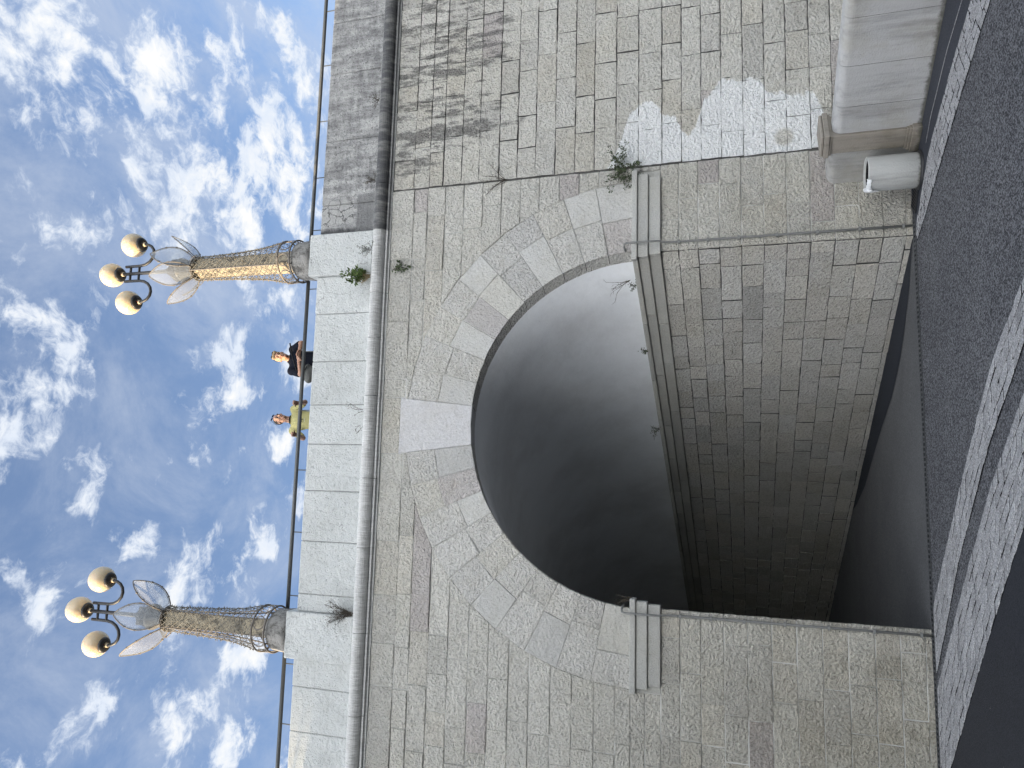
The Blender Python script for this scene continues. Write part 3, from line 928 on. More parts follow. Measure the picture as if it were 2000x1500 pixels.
    for (gx, gz) in ((0, 4.285), (.53, 3.86), (-.53, 3.86)):
        if g0 is None:
            n = 24; prof = []
            for k in range(n + 1):
                a = -math.pi / 2 + math.pi * k / n
                prof.append((max(.0005, .213 * math.cos(a)), .213 * math.sin(a)))
            m = MB(); m.lathe(prof, 48); g0 = m.build('globe', MAT['globe'], e); recalc(g0)
            m = MB(); m.lathe([(.055, -.225), (.105, -.214), (.124, -.190), (.131, -.160), (.126, -.158), (.10, -.19)], 28); c0 = m.build('collar', MAT['dark'], g0)
            m = MB(); m.lathe([(.030, -.262), (.036, -.258), (.036, -.222), (.03, -.218)], 20, cap0=True); k0 = m.build('socket', MAT['cream'], g0)
            g = g0
        else:
            g = g0.copy(); COL.objects.link(g); g.parent = e
            for ch in (c0, k0):
                c = ch.copy(); COL.objects.link(c); c.parent = g
        g.location = (gx, 0, gz)
    return e

make_lamp((3.50, .25, 8.665), 'right street lamp with its square column turned edge on and a sunlit warm face', R(-66),
          [(R(-26), .44, 3.08, .95), (R(27), .44, 3.10, .95), (R(-82), .62, 2.93, .85), (R(84), .62, 2.98, .8), (R(-128), .46, 2.95, .75), (R(152), .5, 3.05, .9)])
make_lamp((-2.38, .25, 8.665), 'left street lamp with a dark column face and one upright petal in front', R(12),
          [(R(10), .40, 3.17, .98), (R(68), .64, 2.97, 1.0), (R(-63), .66, 3.06, .95), (R(-150), .55, 3.0, .9)])

# ------------------------------------------------------------------ people (signed distance bodies, meshed by surface nets)
class Field:
    def __init__(s, lo, hi, h):
        s.lo = np.array(lo, float); s.h = h
        s.n = np.ceil((np.array(hi) - s.lo) / h).astype(int) + 1
        s.v = np.full(s.n, 1.0, np.float32)
    def _sub(s, lo, hi):
        a = np.maximum(((np.array(lo) - s.lo) / s.h).astype(int), 0)
        b = np.minimum(((np.array(hi) - s.lo) / s.h).astype(int) + 2, s.n)
        sl = tuple(slice(int(i), int(j)) for i, j in zip(a, b))
        ax = [s.lo[i] + s.h * np.arange(a[i], b[i]) for i in range(3)]
        return sl, np.meshgrid(*ax, indexing='ij')
    def _join(s, sl, d, k, sub=False):
        v = s.v[sl]
        if sub:
            s.v[sl] = np.maximum(v, -d); return
        if k <= 0: s.v[sl] = np.minimum(v, d); return
        h = np.maximum(k - np.abs(v - d), 0) / k
        s.v[sl] = np.minimum(v, d) - h * h * k * .25
    def cone(s, a, b, ra, rb, k=.02):
        a = np.array(a, float); b = np.array(b, float); m = max(ra, rb) + k + .03
        sl, (X, Y, Z) = s._sub(np.minimum(a, b) - m, np.maximum(a, b) + m)
        ba = b - a; L = (ba ** 2).sum() or 1e-9
        t = np.clip(((X - a[0]) * ba[0] + (Y - a[1]) * ba[1] + (Z - a[2]) * ba[2]) / L, 0, 1)
        d = np.sqrt((X - a[0] - ba[0] * t) ** 2 + (Y - a[1] - ba[1] * t) ** 2 + (Z - a[2] - ba[2] * t) ** 2) - (ra + (rb - ra) * t)
        s._join(sl, d.astype(np.float32), k); return s
    def ell(s, c, r, k=.02, rot=None, sub=False):
        c = np.array(c, float); r = np.array(r, float); m = r.max() + k + .03
        sl, (X, Y, Z) = s._sub(c - m, c + m)
        P = [X - c[0], Y - c[1], Z - c[2]]
        if rot is not None:
            Q = np.array(rot.to_3x3().inverted())
            P = [Q[i, 0] * P[0] + Q[i, 1] * P[1] + Q[i, 2] * P[2] for i in range(3)]
        k0 = np.sqrt((P[0] / r[0]) ** 2 + (P[1] / r[1]) ** 2 + (P[2] / r[2]) ** 2)
        k1 = np.sqrt((P[0] / r[0] ** 2) ** 2 + (P[1] / r[1] ** 2) ** 2 + (P[2] / r[2] ** 2) ** 2) + 1e-6
        s._join(sl, (k0 * (k0 - 1) / k1).astype(np.float32), k, sub); return s
    def cut(s, c, nrm):
        """remove everything on the side nrm points to"""
        nrm = np.array(nrm, float); nrm /= np.linalg.norm(nrm)
        ax = [s.lo[i] + s.h * np.arange(s.n[i]) for i in range(3)]
        X, Y, Z = np.meshgrid(*ax, indexing='ij')
        d = (X - c[0]) * nrm[0] + (Y - c[1]) * nrm[1] + (Z - c[2]) * nrm[2]
        s.v = np.maximum(s.v, d.astype(np.float32)); return s
    def mesh(s):
        v = s.v.copy(); v[0] = v[-1] = 1; v[:, 0] = v[:, -1] = 1; v[:, :, 0] = v[:, :, -1] = 1
        ins = v < 0; n = np.array(v.shape) - 1
        cnt = np.zeros(n, np.int8)
        for i in (0, 1):
            for j in (0, 1):
                for k in (0, 1): cnt += ins[i:i + n[0], j:j + n[1], k:k + n[2]]
        act = (cnt > 0) & (cnt < 8)
        idx = np.full(n, -1, np.int64); cells = np.argwhere(act); idx[act] = np.arange(len(cells))
        acc = np.zeros((len(cells), 3)); num = np.zeros(len(cells))
        cx, cy, cz = cells.T
        offs = [(i, j, k) for i in (0, 1) for j in (0, 1) for k in (0, 1)]
        for a in offs:
            for ax in range(3):
                if a[ax]: continue
                b = list(a); b[ax] = 1
                va = v[cx + a[0], cy + a[1], cz + a[2]]; vb = v[cx + b[0], cy + b[1], cz + b[2]]
                c = (va < 0) != (vb < 0); t = np.where(c, va / np.where(c, va - vb, 1), 0)
                p = np.array(a, float)[None, :].repeat(len(cells), 0); p[:, ax] += t
                acc += p * c[:, None]; num += c
        pos = s.lo + s.h * (cells + acc / num[:, None])
        quads = []
        for ax in range(3):
            sa = [slice(1, -1)] * 3; sa[ax] = slice(0, -1); sb = list(sa); sb[ax] = slice(1, None)
            A = ins[tuple(sa)]; B = ins[tuple(sb)]
            e = np.argwhere(A != B); 
            if not len(e): continue
            flip = A[tuple(e.T)]
            base = e.copy()
            for d in range(3):
                if d != ax: base[:, d] += 1
            u, w = [(1, 2), (2, 0), (0, 1)][ax]
            def at(du, dw):
                q = base.copy(); q[:, u] -= du; q[:, w] -= dw
                return idx[q[:, 0], q[:, 1], q[:, 2]]
            Q = np.stack([at(1, 1), at(0, 1), at(0, 0), at(1, 0)], 1)
            Q[~flip] = Q[~flip][:, ::-1]
            quads.append(Q)
        Q = np.concatenate(quads)
        return pos, Q[(Q >= 0).all(1)]
    def build(s, name, mat, parent):
        p, q = s.mesh()
        me = bpy.data.meshes.new(name)
        me.from_pydata(p.tolist(), [], q.tolist()); me.materials.append(mat)
        me.polygons.foreach_set('use_smooth', [True] * len(me.polygons))
        at = me.color_attributes.new('tint', 'FLOAT_COLOR', 'POINT')
        at.data.foreach_set('color', [1.0] * (4 * len(me.vertices)))
        o = bpy.data.objects.new(name, me); COL.objects.link(o); o.parent = parent; return o

def V3(*a): return np.array(a, float)

def hand(F, wrist, tip_dir, palm_n, side, curl=.9):
    """palm, four unequal bent fingers and a thumb leaving the side of the palm"""
    w = V3(*wrist); d = V3(*tip_dir); d /= np.linalg.norm(d)
    n = V3(*palm_n); n -= d * n.dot(d); n /= np.linalg.norm(n)
    s_ = np.cross(d, n) * side
    for t in (-.026, -.009, .009, .026):
        F.cone(w + s_ * t * .7, w + d * .085 + s_ * t, .016, .0135, .012)
    for i, (t, L) in enumerate(((-.028, .064), (-.0095, .075), (.0095, .071), (.028, .056))):
        a = w + d * .085 + s_ * t
        d1 = d * math.cos(curl * .45) + n * math.sin(curl * .45)
        b = a + d1 * L * .45
        d2 = d * math.cos(curl * 1.25) + n * math.sin(curl * 1.25)
        c = b + d2 * L * .32
        d3 = d * math.cos(curl * 1.9) + n * math.sin(curl * 1.9)
        e = c + d3 * L * .25
        F.cone(a, b, .0095, .0088, .004); F.cone(b, c, .0088, .008, .004); F.cone(c, e, .008, .0068, .004)
    a = w + d * .03 - s_ * .028
    b = a + (d * .6 - s_ * .65 + n * .35) * .042
    c = b + (d * .85 - s_ * .1 + n * .5) * .03
    F.cone(a, b, .0125, .0105, .008); F.cone(b, c, .0105, .0085, .004)

def head(F, c, M):
    """c centre, M rotation; local face towards -y, up z"""
    T = lambda *p: c + np.array(M.to_3x3() @ Vector(p))
    F.ell(T(0, .012, .028), (.076, .096, .094), .02, M)
    F.ell(T(0, -.022, -.035), (.058, .068, .082), .03, M)
    F.ell(T(0, -.058, -.098), (.030, .026, .022), .025, M)       # chin
    F.cone(T(0, -.088, .012), T(0, -.112, -.026), .008, .0145, .012)   # nose
    F.cone(T(-.04, -.078, .024), T(.04, -.078, .024), .010, .010, .012)  # brow
    F.cone(T(-.02, -.082, -.062), T(.02, -.082, -.062), .0085, .0085, .008)  # lips
    for s_ in (-1, 1):
        F.ell(T(s_ * .078, .008, -.008), (.011, .020, .031), .008, M)  # ears
        F.ell(T(s_ * .047, -.062, -.022), (.022, .018, .020), .02, M)  # cheeks
        F.ell(T(s_ * .031, -.094, .004), (.014, .012, .009), 0, M, sub=True)  # sockets
    return T

def face_bits(T, M, e, beard=None):
    for s_ in (-1, 1):
        c = Vector(T(s_ * .031, -.081, .003))
        Mx = Matrix.Translation(c) @ M.to_4x4()
        m = MB(); m.lathe([(.0005, -.010), (.007, -.007), (.010, 0), (.007, .007), (.0005, .010)], 12, Mx); m.build('eye', MAT['black'], e)
        m = MB(); m.tube([T(s_ * .016, -.094, .026), T(s_ * .034, -.091, .031), T(s_ * .05, -.078, .026)], .0055, 6); m.build('eyebrow', MAT['hair_dark'], e)
    m = MB(); m.tube([T(-.024, -.084, -.062), T(0, -.0925, -.0605), T(.024, -.084, -.062)], .0045, 6)
    m.build('mouth', MAT['lip'], e)

def sunglasses(T, e, up):
    m = MB()
    for s_ in (-1, 1):
        pts = []
        for k in range(16):
            a = 2 * math.pi * k / 16
            pts.append(T(s_ * .034 + .026 * math.cos(a), up[0] + .012 * math.sin(a), up[1] + .018 * math.sin(a)))
        m.tube(pts, .0035, 5, closed=True)
        cen = T(s_ * .034, up[0], up[1])
        V = [cen] + pts; m.add(V, [(0, 1 + k, 1 + (k + 1) % 16) for k in range(16)])
        m.tube([T(s_ * .062, up[0], up[1]), T(s_ * .082, up[0] + .06, up[1] - .04), T(s_ * .085, up[0] + .10, up[1] - .075)], .003, 5)
    m.tube([T(-.01, up[0], up[1] + .006), T(.01, up[0], up[1] + .006)], .0035, 5)
    m.build('sunglasses', MAT['black'], e)

MAT['skin'] = m_skin('tanned skin', (.44, .25, .175))
MAT['skin2'] = m_skin('brown skin', (.36, .215, .16))
MAT['hair_dark'] = simple('dark hair', (.018, .015, .013), .7, .3, var=.4, nscale=60, bump=.006, bscale=120)
MAT['hair_fair'] = simple('sandy hair', (.34, .255, .16), .7, .3, var=.35, nscale=60, bump=.006, bscale=120)
MAT['lip'] = simple('lip', (.24, .10, .085), .6)
MAT['navy'] = m_cloth('navy cotton', (.010, .012, .020))
MAT['olive'] = m_cloth('olive yellow cotton', (.44, .415, .20))
MAT['brown'] = m_cloth('brown cotton', (.085, .042, .034))
MAT['grey'] = m_cloth('grey canvas', (.135, .14, .135))
MAT['shoe'] = simple('shoe leather', (.03, .028, .026), .6)
MAT['trim_dark'] = simple('dark trim', (.012, .012, .014), .8)

LO, HI, HH = (-.48, -.72, -.02), (.48, .36, 1.86), .0085
def legs(F, k=.03, g=0.0, pel=.0):
    for s_ in (-1, 1):
        F.cone((s_ * .09, pel, .90), (s_ * .105, -.02, .50), .092 + g, .060 + g, .05)
        F.cone((s_ * .105, -.02, .50), (s_ * .11, .02, .10), .058 + g, .040 + g, .03)

def person(loc, rz, label, J, mats, hairfn):
    e = empty('person', loc, rz)
    tag(e, label, 'person', 'people leaning on the handrail')
    sk, shirt, pants = mats
    neck = V3(*J['neck']); ch = V3(*J['chest']); wa = V3(*J['waist']); pe = V3(0, .02, .93)
    F = Field(LO, HI, HH)
    F.ell(pe, (.150, .098, .11), .05); F.ell(wa, (.132, .09, .12), .06); F.ell(ch, (.155, .10, .16), .06)
    legs(F)
    for s_ in (-1, 1):
        F.cone((s_ * .11, .03, .07), (s_ * .115, -.15, .035), .04, .03, .03)
    Mh = J['head_rot']; hc = V3(*J['head'])
    F.cone(neck - (0, 0, .03), hc + (0, .015, -.06), .058, .052, .03)
    T = head(F, hc, Mh)
    for s_, a in ((1, J['armR']), (-1, J['armL'])):
        sh, el, wr = map(lambda q: V3(*q), a['j'])
        F.cone(ch + (s_ * .09, 0, .09), sh, .06, .054, .04)
        F.cone(sh, el, .050, .039, .03); F.cone(el, wr, .040, .027, .02)
        hand(F, wr, a['dir'], a['palm'], a['side'], a['curl'])
    F.build('body', sk, e)
    # shirt
    G = Field(LO, HI, HH); g = .017
    G.ell(pe + (0, 0, .02), (.150 + g, .100 + g, .11), .06); G.ell(wa, (.140 + g, .095 + g, .13), .07); G.ell(ch, (.158 + g, .105 + g, .165 + g), .06)
    for s_, a in ((1, J['armR']), (-1, J['armL'])):
        sh, el, wr = map(lambda q: V3(*q), a['j'])
        G.cone(ch + (s_ * .09, 0, .09), sh, .070, .068, .05)
        G.cone(sh, sh + (el - sh) * .80, .064, .060, .03)
    G.cone(ch + (0, 0, .1), neck + (0, 0, -.02), .085, .066, .04)
    G.ell(neck + (0, -.02, .035), (.062, .066, .035), 0, None, True)
    G.cut((0, 0, J.get('hem', .90)), (0, 0, -1))
    G.build('t_shirt', shirt, e)
    P = Field(LO, HI, .011)
    P.ell(pe - (0, 0, .03), (.158, .108, .11), .05); legs(P, g=.016)
    P.cut((0, 0, .965), (0, 0, 1))
    P.build('trousers', pants, e)
    for s_ in (-1, 1):
        H = Field((s_ * .115 - .08, -.24, -.02), (s_ * .115 + .08, .12, .14), .009)
        H.cone((s_ * .112, .04, .045), (s_ * .116, -.15, .035), .048, .042, .03); H.cone((s_ * .112, .03, .05), (s_ * .112, .02, .10), .05, .05, .02)
        H.cut((0, 0, .001), (0, 0, -1))
        H.build('shoe', MAT['shoe'], e)
    Hr = Field(tuple(hc - .2), tuple(hc + .2), .006)
    hairfn(Hr, T, Mh)
    Hr.build('hair', J['hair_mat'], e)
    face_bits(T, Mh, e)
    return e, T, Mh

rotM = lambda rx, ry, rz: (Matrix.Rotation(rz, 4, 'Z') @ Matrix.Rotation(rx, 4, 'X') @ Matrix.Rotation(ry, 4, 'Y'))
def hair_fair(H, T, M):
    H.ell(T(0, .020, .038), (.083, .100, .094), .01, M)
    H.cone(T(-.05, -.05, .095), T(.05, -.055, .098), .030, .026, .02)
    H.ell(T(0, -.095, -.005), (.082, .07, .088), 0, M, True)
    H.ell(T(0, -.01, -.12), (.13, .14, .085), 0, M, True)
def hair_dark(H, T, M):
    H.ell(T(0, .026, .034), (.082, .094, .092), .01, M)
    H.ell(T(0, -.095, .0), (.088, .085, .098), 0, M, True)
    H.ell(T(0, -.03, -.13), (.13, .15, .095), 0, M, True)

# man in navy, forearms crossed on the rail
JN = dict(neck=(.01, -.055, 1.475), chest=(0, -.01, 1.30), waist=(0, .03, 1.10), head=(.045, -.155, 1.575), head_rot=rotM(R(18), R(4), R(6)), hair_mat=MAT['hair_fair'],
          armR=dict(j=((.185, -.02, 1.43), (.25, -.235, 1.135), (.065, -.365, 1.075)), dir=(-.9, -.25, -.1), palm=(-.2, .25, -1), side=1, curl=.8),
          armL=dict(j=((-.185, -.02, 1.43), (-.275, -.225, 1.115), (-.03, -.385, 1.07)), dir=(.95, -.05, .05), palm=(0, -.3, -1), side=1, curl=.7), hem=.955)
n_e, nT, nM = person((1.93, .735, 7.95), 0, 'man in a navy t-shirt leaning on the rail with crossed forearms', JN, (MAT['skin'], MAT['navy'], MAT['brown']), hair_fair)
sunglasses(nT, n_e, (-.045, .128))
# man in the olive yellow shirt, both hands on the rail, elbows out
JY = dict(neck=(0, -.03, 1.475), chest=(0, .0, 1.29), waist=(0, .02, 1.10), head=(.012, -.095, 1.64), head_rot=rotM(R(8), R(-4), R(30)), hair_mat=MAT['hair_dark'],
          armR=dict(j=((.182, 0, 1.43), (.295, -.10, 1.17), (.245, -.40, 1.105)), dir=(.02, -1, .30), palm=(-.1, .1, -1), side=1, curl=1.0),
          armL=dict(j=((-.182, 0, 1.43), (-.310, -.10, 1.165), (-.275, -.40, 1.10)), dir=(.02, -1, .25), palm=(.1, .1, -1), side=-1, curl=1.05), hem=.90)
y_e, yT, yM = person((.925, .87, 7.95), 0, 'man in an olive yellow t-shirt with a black collar gripping the rail with both hands', JY, (MAT['skin2'], MAT['olive'], MAT['brown']), hair_dark)
sunglasses(yT, y_e, (-.03, .128))
m = MB(); cN = Vector((0, -.045, 1.462))
m.tube([cN + Vector((.068 * math.cos(2 * math.pi * k / 24), .07 * math.sin(2 * math.pi * k / 24), .022 * math.sin(2 * math.pi * k / 24))) for k in range(24)], .010, 6, closed=True)
m.build('collar', MAT['trim_dark'], y_e)
m = MB()
yb = -.128
m.tube([(-.05, yb, 1.175), (-.01, yb - .004, 1.205), (.03, yb, 1.235)], .004, 5); m.build('print_stroke', MAT['trim_dark'], y_e)
m = MB(); m.tube([(-.008, yb - .003, 1.200), (.002, yb, 1.180), (.0, yb, 1.165)], .004, 5); m.build('print_stroke', MAT['trim_dark'], y_e)
m = MB(); m.tube([(-.04 + .008 * k, yb - .001, 1.135 + (.012 if k % 2 else 0)) for k in range(9)], .003, 5); m.build('print_text', MAT['bag'], y_e)
# shoulder bag hanging at the navy man's side
B = Field((-.2, -.14, -.16), (.2, .14, .16), .008)
B.ell((0, 0, -.02), (.135, .062, .10), .02); B.cone((-.10, 0, -.05), (.10, 0, -.05), .055, .055, .03); B.cone((-.10, 0, .04), (.10, 0, .05), .045, .045, .03)
eb = empty('shoulder_bag', (1.68, .575, 8.965)); eb.rotation_euler = (0, R(28), R(-12))
tag(eb, "grey canvas shoulder bag at the navy man's hip behind the rail", 'bag')
B.build('pouch', MAT['grey'], eb)
m = MB(); m.tube([(-.12, -.066, .035), (0, -.075, .045), (.12, -.066, .035)], .006, 6); m.build('zip', MAT['trim_dark'], eb)
m = MB(); m.tube([(-.12, .0, .08), (-.04, -.02, .22), (.14, -.03, .38), (.30, .0, .52)], .012, 6); m.build('strap', MAT['trim_dark'], eb)

# ------------------------------------------------------------------ low wall with its small stone pillar
A0 = Vector((4.32, -.66, 0))
Ml = Matrix(((-TD.x, TN.x, 0, A0.x), (-TD.y, TN.y, 0, A0.y), (0, 0, 1, 0), (0, 0, 0, 1)))  # local x runs away from the facade, y towards the road
lw = empty('low_wall', (A0.x, A0.y, 0)); lw.matrix_world = Ml
tag(lw, 'low grey terrazzo wall with a rounded top running from the bridge to the right', 'wall')
def wallprof(H, th, r=.105):
    pr = [(0, 0), (0, H * .5), (0, H - r)]
    for k in range(1, 8): a = math.pi / 2 * k / 7; pr.append((-r + r * math.cos(a), H - r + r * math.sin(a)))
    for k in range(0, 8): a = math.pi / 2 * k / 7; pr.append((-th + r - r * math.sin(a), H - r + r * math.cos(a)))
    pr.append((-th, 0)); return pr
def extr(mb, pr, x0, x1, col, n=6):
    V = []; F = []
    for i in range(n + 1):
        x = x0 + (x1 - x0) * i / n
        for (y, z) in pr: V.append((x, y, z))
    k_ = len(pr)
    for i in range(n):
        for k in range(k_ - 1): F.append((i * k_ + k, i * k_ + k + 1, (i + 1) * k_ + k + 1, (i + 1) * k_ + k))
    F.append(tuple(range(k_ - 1, -1, -1))); F.append(tuple(n * k_ + k for k in range(k_)))
    mb.add(V, F, col)
mb = MB(); js = [.0, .36, .88, 1.44, 2.0, 2.6, 3.2, 3.8, 4.4, 5.0, 5.6, 6.2]
for a, b in zip(js, js[1:]):
    g = rnd.uniform(.94, 1.05); extr(mb, wallprof(.975, .36), a + .002, b - .002, (g, g, g * 1.01))
recalc(mb.build('wall_panel', MAT['lowwall'], lw))
mb = MB(); extr(mb, wallprof(1.0, .36, .115), -.80, -.262, (.86, .85, .83)); recalc(mb.build('wall_end', MAT['lowwall'], lw))
pl = MB()
pl.bbox((-.255, -.40, .16), (-.002, .035, 1.0), .006)
recalc_p = pl.build('stone_pillar', MAT['tan'], lw); recalc(recalc_p)
cp = MB()
cp.bbox((-.27, -.415, .985), (.012, .05, 1.012), .004); cp.bbox((-.29, -.435, 1.012), (.032, .07, 1.075), .006); cp.bbox((-.275, -.42, 1.075), (.017, .055, 1.115), .012)
recalc(cp.build('pillar_cap', MAT['tan'], recalc_p))
cp = MB()
cp.bbox((-.30, -.44, .0), (.042, .08, .105), .006); cp.bbox((-.285, -.425, .105), (.026, .065, .135), .006); cp.bbox((-.27, -.41, .135), (.012, .05, .162), .006)
recalc(cp.build('pillar_base', MAT['tan'], recalc_p))

# ------------------------------------------------------------------ litter bin and its bag
bn = empty('litter_bin', (3.845, -.475, 0)); tag(bn, 'round grey concrete litter bin standing against the low wall', 'litter bin')
m = MB(); m.lathe([(.205, .03), (.212, .045), (.213, .30), (.212, .575), (.208, .592), (.196, .597), (.186, .588), (.184, .12), (.001, .115)], 56)
recalc(m.build('bin_shell', MAT['bin'], bn))
m = MB(); m.lathe([(.235, .0), (.238, .012), (.225, .03), (.12, .032)], 48, cap0=True); recalc(m.build('base_ring', MAT['dark'], bn))
m = MB(); m.lathe([(.182, .125), (.181, .40), (.180, .57)], 40); m.lathe([(.001, .36), (.1, .35), (.182, .34)], 40)
recalc(m.build('liner', MAT['black'], bn))
m = MB(); V = []; F = []
n = 40
for k in range(n + 1):
    a = R(128) + R(104) * k / n
    for j, (r_, z) in enumerate(((.176, .50), (.180, .57), (.190, .603), (.205, .608), (.219, .590), (.222, .56))):
        dr = .12 * max(0, math.sin(math.pi * k / n)) if j >= 4 else 0
        zz = z - (dr * (.9 if j == 5 else .25)) * (math.exp(-((k / n - .46) / .14) ** 2))
        V.append(((r_ + .002 * math.sin(k * 2.1 + j)) * math.cos(a), (r_ + .002 * math.sin(k * 1.7)) * math.sin(a), zz + .003 * math.sin(k * 1.3)))
for k in range(n):
    for j in range(5): F.append((k * 6 + j, k * 6 + j + 1, (k + 1) * 6 + j + 1, (k + 1) * 6 + j))
m.add(V, F, (1, 1, 1), 0, True)
# hanging knot of the bag
m.tube([(-.214, -.045, .600), (-.232, -.050, .575), (-.238, -.052, .545), (-.228, -.048, .520)], [.016, .020, .014, .004], 8)
o = m.build('bin_bag', MAT['bag']); o.location = bn.location
tag(o, 'white plastic bag folded over the rim of the litter bin', 'bag')

# ------------------------------------------------------------------ conduits on both piers
def conduit(x, label, hook):
    e = empty('wall_conduit', (x, -.045, 0)); tag(e, label, 'pipe', 'thin pipes on the tunnel piers')
    m = MB()
    P = [(0, 0, .0), (0, 0, 1.5), (0, .0, 2.98), (0, -.02, 3.06), (0, -.085, 3.15), (0, -.095, 3.3), (0, -.095, 3.50), (0, -.085, 3.585), (hook * .012, -.075, 3.615), (hook * .04, -.05, 3.625), (hook * .075, .01, 3.615), (hook * .08, .05, 3.61)]
    m.tube(P, .0145, 10); m.build('pipe', MAT['pipe'], e)
    for z in (.12, .62, 1.12, 1.62, 2.1, 2.5, 2.88):
        m = MB(); m.box((-.026, -.019, z - .014), (.026, .022, z + .014)); m.build('clip', MAT['pipe'], e)
conduit(3.30, 'thin grey pipe up the right edge of the tunnel mouth', -1)
conduit(-1.665, 'thin grey pipe up the left edge of the tunnel mouth', 1)

# ------------------------------------------------------------------ ground
def sheet(name, poly, z, mat, lbl=None):
    mb = MB(); mb.add([(x, y, z) for x, y in poly], [tuple(range(len(poly)))])
    o = mb.build(name, mat); o['kind'] = 'structure'
    if o.data.polygons[0].normal.z < 0: o.data.flip_normals()
    return o
sheet('ground', [(-400, -400), (400, -400), (400, 400), (-400, 400)], 0, MAT['asphalt'])
BL = [(3.2, -6.2), (2.3, -4.65), (1.65, -3.55), (1.16, -2.74), (.2, -1.66), (-.78, -.68), (-1.33, -.155)]
BR = [(2.85, -6.2), (1.85, -4.6), (1.16, -3.50), (.40, -2.48), (-.70, -1.32), (-1.5, -.66), (-2.08, -.155)]
CL = [(2.6, -6.2), (1.55, -4.5), (.76, -3.39), (.13, -2.56), (-.68, -1.69), (-1.5, -.88), (-2.22, -.17)]
CR = [(1.6, -6.2), (.62, -4.4), (-.20, -3.30), (-.60, -2.88), (-1.53, -1.95), (-2.55, -.98), (-3.42, -.155)]
AL = [(5.9, -6.2), (5.12, -4.3), (4.63, -2.95), (4.33, -2.1), (3.88, -.98), (3.40, -.36), (3.15, -.155)]
AR = [(5.5, -6.4), (4.66, -4.5), (4.20, -3.22), (3.86, -2.29), (3.40, -1.12), (3.17, -.55), (3.05, -.18)]
sheet('road', CR + [(-60, -.155), (-60, -40), (1.6, -40)], .004, MAT['road'])
tb = [(XR, .0)] + [tuple((Vector((XR, 0, 0)) + TD * s).xy) for s in (4, 8, 12, 20, 40)]
tb2 = [tuple((Vector((XL, 0, 0)) + TD * s).xy) for s in (40, 20, 8)] + [(XL, 0)]
sheet('tunnel_floor', tb + tb2, .004, MAT['tunnelfloor'])
st = [(3.19, .01), (2.60, .34), (2.2, .66), (1.8, 1.06), (1.35, 1.75), (1.01, 2.58), (.55, 3.55), (.06, 4.54), (-.28, 5.6), (-.42, 6.3), (-.40, 6.62)]
sheet('worn_kerb', st + [tuple((Vector((XR, 0, 0)) + TD * s).xy) for s in (7.2, 4, 2)], .009, MAT['tar'])
lowl = [tuple((A0 - TD * s + TN * -.02).xy) for s in (-.9, 6.2)]
sheet('pavement', [AL[-1], AL[-2], AL[-3], AL[-4], AL[-5], AL[-6], AL[0], lowl[1], lowl[0]], .004, MAT['smooth'])
m = MB(); m.tube([(4.97, -3.2, .007), (4.72, -2.45, .007), (4.55, -1.87, .007), (4.2, -1.1, .007), (4.02, -.85, .007)], .004, 5)
m.build('pavement_joint', MAT['sett'])['kind'] = 'structure'

def setts(name, L, Rr, rows, slen):
    """granite setts laid in rows between two edges"""
    def cum(P):
        c = [0]
        for a, b in zip(P, P[1:]): c.append(c[-1] + math.hypot(b[0] - a[0], b[1] - a[1]))
        return c
    cl, cr = cum(L), cum(Rr)
    def at(P, c, t):
        d = t * c[-1]
        for i in range(len(P) - 1):
            if d <= c[i + 1] + 1e-9:
                f = (d - c[i]) / (c[i + 1] - c[i]); return (P[i][0] + (P[i + 1][0] - P[i][0]) * f, P[i][1] + (P[i + 1][1] - P[i][1]) * f)
        return P[-1]
    def pt(t, s_):
        a = at(L, cl, t); b = at(Rr, cr, t)
        return (a[0] + (b[0] - a[0]) * s_, a[1] + (b[1] - a[1]) * s_)
    mb = MB(); n = 30
    for k in range(n):
        mb.add([(*pt(k / n, 0), .003), (*pt((k + 1) / n, 0), .003), (*pt((k + 1) / n, 1), .003), (*pt(k / n, 1), .003)], [(0, 3, 2, 1)], (1, 1, 1), 1)
    TG = lambda a, b, d: (a, b, d)
    edges = [0] + [(k + rnd.uniform(-.12, .12)) / rows for k in range(1, rows)] + [1]
    for k in range(rows):
        t = -rnd.uniform(0, .5) * slen / cl[-1]
        while t < 1:
            d = rnd.uniform(.75, 1.45) * slen / cl[-1]
            t0, t1 = max(t, 0), min(t + d, 1)
            if t1 - t0 > .15 * slen / cl[-1]:
                s0, s1 = edges[k], edges[k + 1]
                q = [pt(t0, s0), pt(t0, s1), pt(t1, s1), pt(t1, s0)]
                g = rnd.gauss(1, .07)
                w = math.hypot(q[0][0] - q[1][0], q[0][1] - q[1][1])
                if w > .03:
                    block(mb, q, TG, side=1, gap=rnd.choice([.010, .014, .020]), out=.012 + rnd.uniform(-.002, .003), tint=(g, g, g), jit=.0035, back=.0, bev=.005, step=.06)
            t += d
    o = mb.build(name, [MAT['sett'], MAT['black']]); o['kind'] = 'structure'; return o
setts('paving_strip', AL, AR, 5, .15)
setts('paving_strip', BL, BR, 4, .17)
setts('paving_strip', CL, CR, 7, .17)
